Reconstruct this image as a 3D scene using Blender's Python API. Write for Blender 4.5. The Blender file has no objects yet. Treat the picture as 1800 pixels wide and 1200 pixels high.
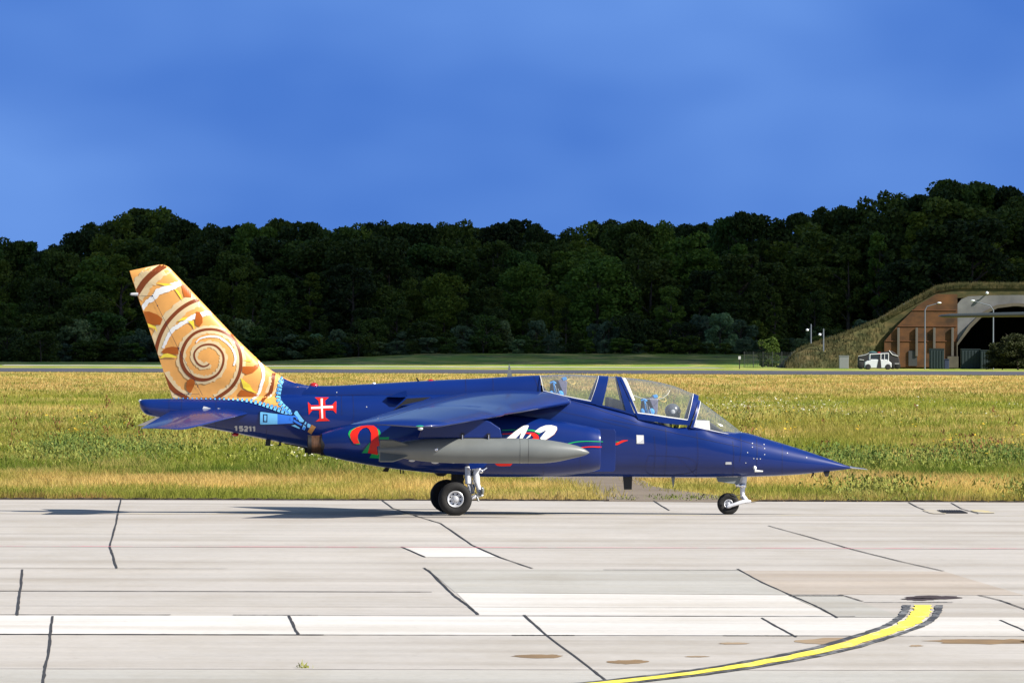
import bpy, bmesh, math, random
import numpy as np
from mathutils import Vector, Matrix
from mathutils.bvhtree import BVHTree
from mathutils.geometry import delaunay_2d_cdt
random.seed(7); rng = np.random.default_rng(11)
scene = bpy.context.scene
C = scene.collection
R = math.radians

# ------------------------------------------------------------------ camera
CAM_H, CAM_D, F = 2.79, 130.0, 13650.0        # focal length in pixels of an 1800 px wide frame
cd = bpy.data.cameras.new('camera'); cam = bpy.data.objects.new('camera', cd); C.objects.link(cam)
cd.sensor_width = 36.0; cd.sensor_fit = 'HORIZONTAL'; cd.lens = 36.0 * F / 1800.0
cd.clip_start = 1.0; cd.clip_end = 20000.0
roll, pitch = 0.0037, 10.0 / F
fw = Vector((0, math.cos(pitch), math.sin(pitch)))
rt = Vector((math.cos(roll), 0, math.sin(roll)))
up = rt.cross(fw).normalized(); rt = fw.cross(up).normalized()
cam.matrix_world = Matrix(((rt.x, up.x, -fw.x, 0), (rt.y, up.y, -fw.y, -CAM_D), (rt.z, up.z, -fw.z, CAM_H), (0, 0, 0, 1)))
scene.camera = cam
CP = Vector((0, -CAM_D, CAM_H))

# ------------------------------------------------------------------ world and sun
SUN = Vector((1.17, -0.50, 1.0)).normalized()        # towards the sun
w = bpy.data.worlds.new('World'); scene.world = w; w.use_nodes = True
nt = w.node_tree; N = nt.nodes; L = nt.links
for n in list(N): N.remove(n)
out = N.new('ShaderNodeOutputWorld'); bg = N.new('ShaderNodeBackground'); L.new(bg.outputs[0], out.inputs[0])
sky = N.new('ShaderNodeTexSky'); sky.sky_type = 'NISHITA'; sky.sun_disc = False
sky.sun_elevation = math.asin(SUN.z); sky.sun_rotation = math.atan2(SUN.x, SUN.y)
sky.air_density = 1.2; sky.dust_density = 0.6; sky.ozone_density = 3.0
tc = N.new('ShaderNodeTexCoord')
sep = N.new('ShaderNodeSeparateXYZ'); L.new(tc.outputs['Generated'], sep.inputs[0])
mr = N.new('ShaderNodeMapRange'); mr.inputs[1].default_value = 0.05; mr.inputs[2].default_value = 0.28
mr.interpolation_type = 'SMOOTHSTEP'; L.new(sep.outputs['Z'], mr.inputs[0])
mp = N.new('ShaderNodeMapping'); mp.inputs['Scale'].default_value = (12, 3, 26); L.new(tc.outputs['Generated'], mp.inputs[0])
nz = N.new('ShaderNodeTexNoise'); nz.inputs['Scale'].default_value = 1.0; nz.inputs['Detail'].default_value = 3; nz.inputs['Roughness'].default_value = 0.55
L.new(mp.outputs[0], nz.inputs['Vector'])
cr = N.new('ShaderNodeValToRGB'); L.new(nz.outputs['Fac'], cr.inputs[0])
SKY_A, SKY_B = (0.58, 1.62, 5.1, 1), (1.14, 2.52, 6.3, 1)
cr.color_ramp.elements[0].position = 0.36; cr.color_ramp.elements[0].color = SKY_A
cr.color_ramp.elements[1].position = 0.66; cr.color_ramp.elements[1].color = SKY_B
mx = N.new('ShaderNodeMix'); mx.data_type = 'RGBA'
L.new(mr.outputs[0], mx.inputs['Factor']); L.new(cr.outputs[0], mx.inputs['A']); L.new(sky.outputs[0], mx.inputs['B'])
L.new(mx.outputs['Result'], bg.inputs[0]); bg.inputs[1].default_value = 0.07
sl = bpy.data.lights.new('sun', 'SUN'); so = bpy.data.objects.new('sun', sl); C.objects.link(so)
sl.energy = 5.0; sl.angle = R(0.55); sl.color = (1.0, 0.945, 0.86)
so.rotation_euler = (-SUN).to_track_quat('-Z', 'Y').to_euler(); so.location = (60, -40, 80)
vs = scene.view_settings; vs.view_transform = 'Standard'; vs.look = 'None'; vs.exposure = 0.85; vs.gamma = 1

# ------------------------------------------------------------------ helpers
def tag(o, label=None, cat=None, group=None, kind=None):
    if label: o['label'] = label
    if cat: o['category'] = cat
    if group: o['group'] = group
    if kind: o['kind'] = kind
    return o
def thing(name, label, cat, loc=(0, 0, 0), rotz=0, group=None):
    o = bpy.data.objects.new(name, None); C.objects.link(o)
    o.location = loc; o.rotation_euler = (0, 0, rotz)
    return tag(o, label, cat, group)
class MB:
    def __init__(s): s.v = []; s.f = []; s.m = []; s.mi = 0
    def add(s, vs_, fs):
        b = len(s.v); s.v += [tuple(p) for p in vs_]
        for f in fs: s.f.append(tuple(b + i for i in f)); s.m.append(s.mi)
        return s
    def box(s, c, d, rot=None):
        hx, hy, hz = d[0] / 2, d[1] / 2, d[2] / 2
        P = [Vector((x, y, z)) for x in (-hx, hx) for y in (-hy, hy) for z in (-hz, hz)]
        if rot: P = [rot @ p for p in P]
        return s.add([p + Vector(c) for p in P], [(0, 1, 3, 2), (4, 6, 7, 5), (0, 4, 5, 1), (2, 3, 7, 6), (0, 2, 6, 4), (1, 5, 7, 3)])
    def tube(s, path, rad, n=10, cap=True):
        path = [Vector(p) for p in path]
        if not hasattr(rad, '__len__'): rad = [rad] * len(path)
        V = []; ref = None
        for i, p in enumerate(path):
            t = (path[min(i + 1, len(path) - 1)] - path[max(i - 1, 0)]).normalized()
            if ref is None: ref = Vector((0, 0, 1)) if abs(t.z) < .9 else Vector((1, 0, 0))
            a = t.cross(ref).normalized(); b_ = a.cross(t).normalized(); ref = b_
            for k in range(n):
                th = 2 * math.pi * k / n; V.append(p + (a * math.cos(th) + b_ * math.sin(th)) * rad[i])
        Fc = [(i * n + k, i * n + (k + 1) % n, (i + 1) * n + (k + 1) % n, (i + 1) * n + k) for i in range(len(path) - 1) for k in range(n)]
        if cap: Fc += [tuple(range(n))[::-1], tuple((len(path) - 1) * n + k for k in range(n))]
        return s.add(V, Fc)
    def lathe(s, c, axis, prof, n=40, close=False):
        # prof: list of (distance along axis, radius)
        ax = Vector(axis).normalized(); ref = Vector((0, 0, 1)) if abs(ax.z) < .9 else Vector((1, 0, 0))
        a = ax.cross(ref).normalized(); b_ = a.cross(ax); V = []
        for d, r in prof:
            for k in range(n):
                th = 2 * math.pi * k / n; V.append(Vector(c) + ax * d + (a * math.cos(th) + b_ * math.sin(th)) * r)
        m = len(prof)
        Fc = [(i * n + k, i * n + (k + 1) % n, ((i + 1) % m) * n + (k + 1) % n, ((i + 1) % m) * n + k) for i in range(m if close else m - 1) for k in range(n)]
        return s.add(V, Fc)
    def prism(s, poly, off):
        # poly: 3-D polygon, extruded by the vector off
        n = len(poly); P = [Vector(p) for p in poly]; Q = [p + Vector(off) for p in P]
        return s.add(P + Q, [tuple(range(n))[::-1], tuple(range(n, 2 * n))] + [(i, (i + 1) % n, n + (i + 1) % n, n + i) for i in range(n)])
    def sphere(s, c, r, n=16, sc=(1, 1, 1)):
        V = []; Fc = []
        for i in range(n // 2 + 1):
            ph = math.pi * i / (n // 2)
            for k in range(n):
                th = 2 * math.pi * k / n
                V.append((c[0] + r * sc[0] * math.sin(ph) * math.cos(th), c[1] + r * sc[1] * math.sin(ph) * math.sin(th), c[2] + r * sc[2] * math.cos(ph)))
        for i in range(n // 2):
            for k in range(n): Fc.append((i * n + k, (i + 1) * n + k, (i + 1) * n + (k + 1) % n, i * n + (k + 1) % n))
        return s.add(V, Fc)
    def build(s, name, mats, parent=None, smooth=False, bevel=0, fix=True):
        me = bpy.data.meshes.new(name); me.from_pydata(s.v, [], s.f)
        if not isinstance(mats, (list, tuple)): mats = [mats]
        for m in mats: me.materials.append(m)
        if len(mats) > 1: me.polygons.foreach_set('material_index', s.m)
        if fix:
            bm = bmesh.new(); bm.from_mesh(me)
            bmesh.ops.remove_doubles(bm, verts=bm.verts, dist=1e-5)
            bmesh.ops.dissolve_degenerate(bm, dist=1e-6, edges=bm.edges)
            bmesh.ops.recalc_face_normals(bm, faces=bm.faces); bm.to_mesh(me); bm.free()
        o = bpy.data.objects.new(name, me); C.objects.link(o)
        if parent: o.parent = parent
        if bevel:
            md = o.modifiers.new('bevel', 'BEVEL'); md.width = bevel; md.segments = 2; md.limit_method = 'ANGLE'
        if smooth:
            me.polygons.foreach_set('use_smooth', [True] * len(me.polygons))
            md = o.modifiers.new('split', 'EDGE_SPLIT'); md.split_angle = R(35 if smooth is True else smooth)
        return o
def np_mesh(name, verts, tris, mat, parent=None, midx=None):
    me = bpy.data.meshes.new(name)
    verts = np.asarray(verts, dtype=np.float32); tris = np.asarray(tris, dtype=np.int32)
    k = tris.shape[1]
    me.vertices.add(len(verts)); me.vertices.foreach_set('co', verts.ravel())
    me.loops.add(tris.size); me.loops.foreach_set('vertex_index', tris.ravel())
    me.polygons.add(len(tris)); me.polygons.foreach_set('loop_start', np.arange(0, tris.size, k, dtype=np.int32))
    me.polygons.foreach_set('loop_total', np.full(len(tris), k, dtype=np.int32))
    for m in (mat if isinstance(mat, (list, tuple)) else [mat]): me.materials.append(m)
    if midx is not None: me.polygons.foreach_set('material_index', np.asarray(midx, dtype=np.int32))
    me.update(calc_edges=True)
    o = bpy.data.objects.new(name, me); C.objects.link(o)
    if parent: o.parent = parent
    return o

# materials ---------------------------------------------------------
def mat(name, col, rough=0.5, metal=0.0, coat=0.0, noise=0.0, nscale=3.0, bump=0.0, bscale=20.0, stretch=(1, 1, 1), emit=None, spec=0.5, col2=None):
    m = bpy.data.materials.new(name); m.use_nodes = True
    nt = m.node_tree; p = nt.nodes['Principled BSDF']
    p.inputs['Roughness'].default_value = rough; p.inputs['Metallic'].default_value = metal
    p.inputs['Coat Weight'].default_value = coat; p.inputs['Coat Roughness'].default_value = 0.06
    p.inputs['Specular IOR Level'].default_value = spec
    tcn = nt.nodes.new('ShaderNodeTexCoord'); mpn = nt.nodes.new('ShaderNodeMapping'); mpn.inputs['Scale'].default_value = stretch
    nt.links.new(tcn.outputs['Object'], mpn.inputs[0])
    nzn = nt.nodes.new('ShaderNodeTexNoise'); nzn.inputs['Scale'].default_value = nscale; nzn.inputs['Detail'].default_value = 6
    nt.links.new(mpn.outputs[0], nzn.inputs['Vector'])
    rp = nt.nodes.new('ShaderNodeValToRGB'); nt.links.new(nzn.outputs['Fac'], rp.inputs[0])
    c = np.array(col[:3]); nn = max(noise, 0.02)
    rp.color_ramp.elements[0].position = 0.3; rp.color_ramp.elements[1].position = 0.7
    rp.color_ramp.elements[0].color = tuple(c * (1 - nn)) + (1,)
    rp.color_ramp.elements[1].color = (tuple(np.minimum(c * (1 + nn), 1)) if col2 is None else tuple(col2[:3])) + (1,)
    nt.links.new(rp.outputs[0], p.inputs['Base Color'])
    if bump:
        bz = nt.nodes.new('ShaderNodeTexNoise'); bz.inputs['Scale'].default_value = bscale; bz.inputs['Detail'].default_value = 4
        nt.links.new(mpn.outputs[0], bz.inputs['Vector'])
        bn = nt.nodes.new('ShaderNodeBump'); bn.inputs['Strength'].default_value = bump; bn.inputs['Distance'].default_value = 0.02
        nt.links.new(bz.outputs['Fac'], bn.inputs['Height']); nt.links.new(bn.outputs[0], p.inputs['Normal'])
    if emit: p.inputs['Emission Color'].default_value = tuple(emit[:3]) + (1,); p.inputs['Emission Strength'].default_value = emit[3]
    return m
M = {}
M['blue'] = mat('blue_paint', (0.0018, 0.0165, 0.125), 0.34, coat=0.55, noise=0.12, nscale=1.6, stretch=(.35, 1, 2.2), bump=0.012, bscale=6, spec=0.22)
M['orange'] = mat('orange_paint', (0.76, 0.365, 0.095), 0.42, coat=0.08, spec=.3, noise=0.07, nscale=6)
M['cream'] = mat('cream_paint', (0.70, 0.53, 0.29), 0.42, coat=0.08, spec=.3, noise=0.07, nscale=9)
M['brown'] = mat('brown_paint', (0.20, 0.042, 0.006), 0.42, coat=0.08, spec=.3)
M['rust'] = mat('russet_paint', (0.40, 0.095, 0.006), 0.42, coat=0.08, spec=.3, noise=.08)
M['yellow'] = mat('yellow_paint', (0.85, 0.66, 0.055), 0.42, coat=0.08, spec=.3)
M['white'] = mat('white_paint', (0.80, 0.79, 0.74), 0.4, coat=0.2)
M['red'] = mat('red_paint', (0.72, 0.018, 0.008), 0.4, coat=0.08, spec=.3)
M['green'] = mat('green_paint', (0.008, 0.33, 0.085), 0.4, coat=0.08, spec=.3)
M['cyan'] = mat('light_blue_paint', (0.17, 0.52, 0.86), 0.4, coat=0.08, spec=.3)
M['azure'] = mat('azure_paint', (0.035, 0.20, 0.78), 0.4, coat=0.08, spec=.3)
M['navy'] = mat('navy_outline_paint', (0.004, 0.01, 0.06), 0.4, coat=0.08, spec=.3)
M['tan'] = mat('tan_paint', (0.42, 0.19, 0.05), 0.45)
M['lgrey'] = mat('light_grey_paint', (0.5, 0.5, 0.5), 0.5)
M['tank'] = mat('grey_tank_paint', (0.140, 0.150, 0.142), 0.42, coat=0.12, noise=0.07, nscale=5)
M['black'] = mat('black_rubber_paint', (0.008, 0.008, 0.009), 0.6)
M['line'] = mat('panel_line', (0.004, 0.006, 0.05), 0.6)
M['tyre'] = mat('tyre_rubber', (0.0065, 0.006, 0.0055), 0.8, noise=.3, nscale=8, bump=.2)
M['rim'] = mat('rim_metal', (0.55, 0.56, 0.58), 0.38, metal=0.35)
M['steel'] = mat('gear_white_paint', (0.62, 0.63, 0.66), 0.35, metal=0.15, noise=.08, nscale=20)
M['chrome'] = mat('polished_metal', (0.7, 0.7, 0.72), 0.15, metal=1)
M['bronze'] = mat('heated_exhaust_metal', (0.16, 0.082, 0.045), 0.42, metal=0.75, noise=.35, nscale=7, stretch=(4, 1, 1))
M['soot'] = mat('sooty_metal', (0.012, 0.010, 0.010), 0.6, metal=.3)
M['strapblue'] = mat('blue_webbing', (0.05, 0.32, 0.72), 0.7)
M['cloth'] = mat('grey_cloth', (0.17, 0.16, 0.23), 0.9, noise=.2, nscale=30)
M['ring'] = mat('yellow_black_cord', (0.60, 0.42, 0.10), 0.6)
M['olive'] = mat('olive_flight_suit', (0.075, 0.08, 0.045), 0.85, noise=.2, nscale=18)
M['vest'] = mat('yellow_green_vest', (0.38, 0.36, 0.06), 0.8, noise=.2, nscale=18)
M['helmet'] = mat('dark_grey_helmet', (0.085, 0.09, 0.10), 0.25, coat=.5)
M['skin'] = mat('skin', (0.45, 0.26, 0.18), 0.55)
M['redlamp'] = mat('red_lens', (0.42, 0.008, 0.006), 0.12, coat=1)
g = bpy.data.materials.new('canopy_glass'); g.use_nodes = True
gn = g.node_tree; p = gn.nodes['Principled BSDF']; gn.nodes.remove(p)
tr = gn.nodes.new('ShaderNodeBsdfTransparent'); tr.inputs[0].default_value = (0.95, 0.97, 0.98, 1)
gl = gn.nodes.new('ShaderNodeBsdfGlossy'); gl.inputs['Roughness'].default_value = 0.04
lw = gn.nodes.new('ShaderNodeLayerWeight'); pw = gn.nodes.new('ShaderNodeMath'); pw.operation = 'POWER'; pw.inputs[1].default_value = 2.6; gn.links.new(lw.outputs['Facing'], pw.inputs[0])
fr = gn.nodes.new('ShaderNodeMath'); fr.operation = 'MULTIPLY_ADD'; fr.inputs[1].default_value = .98; fr.inputs[2].default_value = .045; gn.links.new(pw.outputs[0], fr.inputs[0])
df = gn.nodes.new('ShaderNodeBsdfDiffuse'); df.inputs[0].default_value = (0.75, 0.8, 0.85, 1)
m1 = gn.nodes.new('ShaderNodeMixShader'); m2 = gn.nodes.new('ShaderNodeMixShader'); m1.inputs[0].default_value = 0.07
gn.links.new(tr.outputs[0], m1.inputs[1]); gn.links.new(df.outputs[0], m1.inputs[2])
gn.links.new(fr.outputs[0], m2.inputs[0]); gn.links.new(m1.outputs[0], m2.inputs[1]); gn.links.new(gl.outputs[0], m2.inputs[2])
gn.links.new(m2.outputs[0], gn.nodes['Material Output'].inputs[0]); M['glass'] = g

# photograph pixels (1800x1200) -> rays and points
def ray(px, py): return (rt * (px - 900) + up * (600 - py) + fw * F).normalized()
def gpix(px, py, z=0.0):
    d = ray(px, py); t = (z - CP.z) / d.z; return CP + d * t
def dpix(px, py, dist):                       # dist = metres in front of the camera
    d = ray(px, py); return CP + d * (dist / d.y)
YAW = R(3.5)
AM = Matrix.Rotation(YAW, 4, 'Z'); AI = AM.inverted()
CL = AI @ CP
def lray(px, py): return AI.to_3x3() @ ray(px, py)
def pix(px, py, yl=0.0):                      # aircraft-local point on the plane y = yl
    d = lray(px, py); return CL + d * ((yl - CL.y) / d.y)
def pchip(x, y, xs):
    x = np.array(x, float); y = np.array(y, float)
    if x[0] > x[-1]: x = x[::-1]; y = y[::-1]
    h = np.diff(x); d = np.diff(y) / h; n = len(x); m = np.zeros(n)
    for i in range(1, n - 1):
        if d[i - 1] * d[i] > 0:
            w1 = 2 * h[i] + h[i - 1]; w2 = h[i] + 2 * h[i - 1]; m[i] = (w1 + w2) / (w1 / d[i - 1] + w2 / d[i])
    m[0] = d[0]; m[-1] = d[-1]
    i = np.clip(np.searchsorted(x, xs) - 1, 0, n - 2); t = (xs - x[i]) / h[i]
    return ((1 + 2 * t) * (1 - t) ** 2) * y[i] + t * (1 - t) ** 2 * h[i] * m[i] + t * t * (3 - 2 * t) * y[i + 1] + t * t * (t - 1) * h[i] * m[i + 1]

# ================================================================== SETTING
def node_ground(name, build):
    m = bpy.data.materials.new(name); m.use_nodes = True
    nt = m.node_tree; p = nt.nodes['Principled BSDF']; build(nt, p); return m
def geo_pos(nt): return nt.nodes.new('ShaderNodeNewGeometry').outputs['Position']
def mapped(nt, v, sc, rot=0):
    q = nt.nodes.new('ShaderNodeMapping'); q.inputs['Scale'].default_value = sc; q.inputs['Rotation'].default_value = (0, 0, rot); nt.links.new(v, q.inputs[0]); return q.outputs[0]
def noise(nt, v, scale, detail=5, rough=.55):
    q = nt.nodes.new('ShaderNodeTexNoise'); q.inputs['Scale'].default_value = scale; q.inputs['Detail'].default_value = detail; q.inputs['Roughness'].default_value = rough
    nt.links.new(v, q.inputs['Vector']); return q.outputs['Fac']
def ramp(nt, f, stops, interp='LINEAR'):
    q = nt.nodes.new('ShaderNodeValToRGB'); nt.links.new(f, q.inputs[0]); e = q.color_ramp.elements; q.color_ramp.interpolation = interp
    while len(e) < len(stops): e.new(0.5)
    for el, (pz, c) in zip(e, stops): el.position = pz; el.color = tuple(c[:3]) + (1,)
    return q.outputs[0]
def mixc(nt, f, a, b, mode='MIX'):
    q = nt.nodes.new('ShaderNodeMix'); q.data_type = 'RGBA'; q.blend_type = mode
    if isinstance(f, (int, float)): q.inputs['Factor'].default_value = f
    else: nt.links.new(f, q.inputs['Factor'])
    for k, v in (('A', a), ('B', b)):
        if isinstance(v, tuple): q.inputs[k].default_value = tuple(v[:3]) + (1,)
        else: nt.links.new(v, q.inputs[k])
    return q.outputs['Result']
def math_(nt, op, a, b=None, clamp=False):
    q = nt.nodes.new('ShaderNodeMath'); q.operation = op; q.use_clamp = clamp
    for i, v in enumerate((a, b)):
        if v is None: continue
        if isinstance(v, (int, float)): q.inputs[i].default_value = v
        else: nt.links.new(v, q.inputs[i])
    return q.outputs[0]

RWY = R(2.7)
ex, ey = Vector((math.cos(RWY), math.sin(RWY), 0)), Vector((-math.sin(RWY), math.cos(RWY), 0))
def st(pt): return pt.dot(ex), pt.dot(ey)
def ST(s, t, z=0): return ex * s + ey * t + Vector((0, 0, z))
def tline(py, px=900): return gpix(px, py).dot(ey)
T_EDGE = tline(880)

def concrete(name, base, var=.12, stain=.5):
    def b(nt, p):
        pos = geo_pos(nt)
        a = noise(nt, mapped(nt, pos, (.12, .75, 1), -RWY), 1.0, 8, .65)
        c1 = ramp(nt, a, [(.28, [x * (1 - var) for x in base]), (.5, base), (.72, [min(x * (1 + var * .8), 1) for x in base])])
        s = noise(nt, mapped(nt, pos, (.5, .16, 1), R(20)), 1.0, 6, .7)
        c2 = mixc(nt, ramp(nt, s, [(.46, (0, 0, 0)), (.72, (stain, stain, stain))]), c1, tuple(x * k for x, k in zip(base, (.74, .70, .62))))
        bd = noise(nt, mapped(nt, pos, (.09, .42, 1), -RWY), 1.0, 4, .5)
        c2 = mixc(nt, 1.0, c2, ramp(nt, bd, [(.34, (.86, .835, .80)), (.5, (1, 1, 1)), (.66, (1.08, 1.07, 1.06))]), 'MULTIPLY')
        tm = noise(nt, mapped(nt, pos, (.35, 2.2, 1), -RWY), 1.0, 5, .7)
        c2 = mixc(nt, ramp(nt, tm, [(.58, (0, 0, 0)), (.74, (.32, .32, .32))]), c2, tuple(x * k for x, k in zip(base, (.62, .57, .52))))
        f = noise(nt, pos, 9, 4, .7)
        c3 = mixc(nt, .22, c2, ramp(nt, f, [(.35, (.35, .33, .31)), (.65, (.8, .79, .78))]), 'MULTIPLY')
        f2 = noise(nt, mapped(nt, pos, (6, 1.2, 1), -RWY), 1, 3, .7)
        c4 = mixc(nt, ramp(nt, f2, [(.60, (0, 0, 0)), (.72, (.25, .25, .25))]), c3, tuple(x * .6 for x in base))
        nt.links.new(c4, p.inputs['Base Color']); p.inputs['Roughness'].default_value = .88
        p.inputs['Specular IOR Level'].default_value = .25
        bz = nt.nodes.new('ShaderNodeBump'); bz.inputs['Strength'].default_value = .25; bz.inputs['Distance'].default_value = .01
        nt.links.new(f, bz.inputs['Height']); nt.links.new(bz.outputs[0], p.inputs['Normal'])
    return node_ground(name, b)
M['conc'] = concrete('concrete_beige', (.442, .412, .376), .12)
M['conc_white'] = concrete('concrete_pale', (.60, .575, .54), .10, .35)
M['conc_grey'] = concrete('concrete_blue_grey', (.415, .40, .365), .10)
M['conc_warm'] = concrete('concrete_warm', (.42, .365, .31), .14)
M['joint'] = mat('joint_sealant', (.022, .02, .02), .9, noise=.3)
M['joint_soft'] = mat('worn_joint', (.17, .16, .155), .9, noise=.35, nscale=.8)

def quad_sheet(name, polys, mats_, z, kind='structure'):
    mb = MB()
    for poly, mi in polys:
        mb.mi = mi; mb.add([(p.x, p.y, z) for p in poly], [tuple(range(len(poly)))])
    o = mb.build(name, mats_, fix=False)
    for f in o.data.polygons:
        if f.normal.z < 0: f.flip()
    return tag(o, kind=kind)

# terrain: one sheet with a low rise under the wood
def terrain_h(x, y):
    d = y + CAM_D
    h = 1.7 * np.clip((d - 1125) / 110, 0, 1) ** 1.2 * np.clip((x + 42) / 30, 0, 1) * np.clip((62 - x) / 20, 0, 1)
    h = h + 0.25 * np.clip((d - 1080) / 80, 0, 1)
    h = h + 22 * np.clip((d - 1290) / 400, 0, 1) ** 1.1 + 5.0 * np.clip((d - 1240) / 120, 0, 1) * np.clip((x - 20) / 60, 0, 1)
    return h
xs = np.concatenate([np.linspace(-6000, -300, 14), np.linspace(-260, 260, 60), np.linspace(300, 6000, 14)])
ys = np.concatenate([np.linspace(-2500, -200, 10), np.linspace(-150, 900, 20), np.linspace(930, 1700, 60), np.linspace(1800, 9000, 14)])
X, Y = np.meshgrid(xs, ys); Z = terrain_h(X, Y) - 0.02
V = np.stack([X.ravel(), Y.ravel(), Z.ravel()], 1); nx = len(xs)
fi = np.array([(j * nx + i, j * nx + i + 1, (j + 1) * nx + i + 1, (j + 1) * nx + i) for j in range(len(ys) - 1) for i in range(nx - 1)])
def field_color(nt, tip=1.0):
    pos = geo_pos(nt)
    sp = nt.nodes.new('ShaderNodeSeparateXYZ'); nt.links.new(mapped(nt, pos, (1, 1, 1), -RWY), sp.inputs[0])
    d = math_(nt, 'ADD', sp.outputs['Y'], CAM_D)
    q = math_(nt, 'DIVIDE', 38084.0 / 285.0, d)
    wob = noise(nt, mapped(nt, pos, (.05, .03, 1)), 1.0, 4, .6)
    q = math_(nt, 'ADD', q, math_(nt, 'MULTIPLY', math_(nt, 'SUBTRACT', wob, .5), .10))
    G, Y_, S, O, Bn = (.13, .18, .028), (.31, .29, .055), (.60, .435, .155), (.29, .265, .05), (.36, .22, .085)
    DG = (.075, .125, .014)
    c = ramp(nt, q, [(0.0, (.05, .075, .025)), (.108, (.08, .11, .03)), (.114, (.11, .20, .04)), (.1265, (.17, .30, .04)), (.133, (.22, .25, .06)), (.15, (.30, .28, .08)), (.175, S), (.26, (.50, .35, .13)), (.31, Y_), (.36, (.28, .30, .04)),
                     (.40, (.46, .38, .12)), (.46, O), (.55, (.30, .27, .06)), (.62, Y_), (.70, (.22, .24, .03)), (.775, G), (.80, (.42, .31, .1)), (.87, S), (.91, (.44, .37, .10)), (.93, (.33, .30, .07)), (.942, Bn), (.965, (.26, .15, .06))])
    pa = noise(nt, mapped(nt, pos, (.16, .045, 1)), 1.0, 6, .65)
    c = mixc(nt, ramp(nt, pa, [(.46, (0, 0, 0)), (.55, (.7, .7, .7))]), c, (.19, .235, .03))
    pb = noise(nt, mapped(nt, pos, (.11, .06, 1), 1.2), 1.3, 6, .65)
    c = mixc(nt, ramp(nt, pb, [(.50, (0, 0, 0)), (.64, (.75, .75, .75))]), c, (.60, .45, .18))
    fn = noise(nt, mapped(nt, pos, (2.3, .9, 1)), 1.0, 5, .75)
    c = mixc(nt, 1.0, c, ramp(nt, fn, [(.3, (.70, .68, .60)), (.52, (1, 1, 1)), (.72, (1.22, 1.16, 1.06))]), 'MULTIPLY')
    return c
def bgr(nt, p):
    nt.links.new(mixc(nt, .0, field_color(nt), (0, 0, 0)), p.inputs['Base Color']); p.inputs['Roughness'].default_value = 1; p.inputs['Specular IOR Level'].default_value = .1
M['field'] = node_ground('field_soil_and_grass', bgr)
def bbl(nt, p):
    c = field_color(nt)
    nt.links.new(c, p.inputs['Base Color']); p.inputs['Roughness'].default_value = .9; p.inputs['Specular IOR Level'].default_value = .15
    tl = nt.nodes.new('ShaderNodeBsdfTranslucent'); nt.links.new(c, tl.inputs[0])
    ms = nt.nodes.new('ShaderNodeMixShader'); ms.inputs[0].default_value = .5
    nt.links.new(p.outputs[0], ms.inputs[1]); nt.links.new(tl.outputs[0], ms.inputs[2]); nt.links.new(ms.outputs[0], nt.nodes['Material Output'].inputs[0])
M['blade'] = node_ground('grass_blades', bbl)
tag(np_mesh('ground', V, fi, M['field']), kind='structure')

# taxiway concrete -----------------------------------------------------
t0 = -140.0
sheet = [([ST(-400, t0), ST(400, t0), ST(400, T_EDGE), ST(-400, T_EDGE)], 0)]
quad_sheet('taxiway', sheet, [M['conc']], 0.0)
def gp(*pts): return [gpix(x, y) for x, y in pts]
def band(py0, py1, x0=-300, x1=2100):       # strip between two longitudinal joints, ends along the cross joints
    a, b = tline(py0), tline(py1)
    s0, _ = st(gpix(x0, py1)); s1, _ = st(gpix(x1, py1)); return [ST(s0, b), ST(s1, b), ST(s1, a), ST(s0, a)]
slabs = [(band(1083, 1117), 0), (band(1178, 1260), 1), (band(1117, 1178), 2), (band(1002, 1041, -300, 740), 2),
         (gp((752, 1000), (1297, 1001), (1384, 1045), (800, 1041)), 1),
         (gp((803, 1042), (1384, 1046), (1470, 1084), (842, 1081)), 0),
         (gp((706, 962), (835, 962), (872, 979), (748, 979)), 0),
         (gp((1385, 1045), (1482, 1047), (1590, 1085), (1470, 1085)), 1),
         (gp((1300, 1003), (1660, 1004), (1800, 1046), (1386, 1044)), 3)]
quad_sheet('pavement_slabs', slabs, [M['conc_white'], M['conc_grey'], M['conc'], M['conc_warm']], 0.003)
def gstroke(pts, wdt, z, jit=0.0, sub=6):      # constant-width ribbon on the ground, wdt metres
    P = []
    for a, b in zip(pts[:-1], pts[1:]):
        for k in range(sub): P.append(a.lerp(b, k / sub))
    P.append(pts[-1]); V = []
    for i, p_ in enumerate(P):
        t = (P[min(i + 1, len(P) - 1)] - P[max(i - 1, 0)]).normalized(); nrm = Vector((-t.y, t.x, 0))
        j = random.uniform(-jit, jit); ww = wdt * (1 + random.uniform(-.25, .25) * (jit > 0)) / 2
        V += [p_ + nrm * (ww + j), p_ - nrm * (ww - j)]
    return [(v.x, v.y, z) for v in V], [(2 * i, 2 * i + 1, 2 * i + 3, 2 * i + 2) for i in range(len(P) - 1)]
jb = MB()
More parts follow.
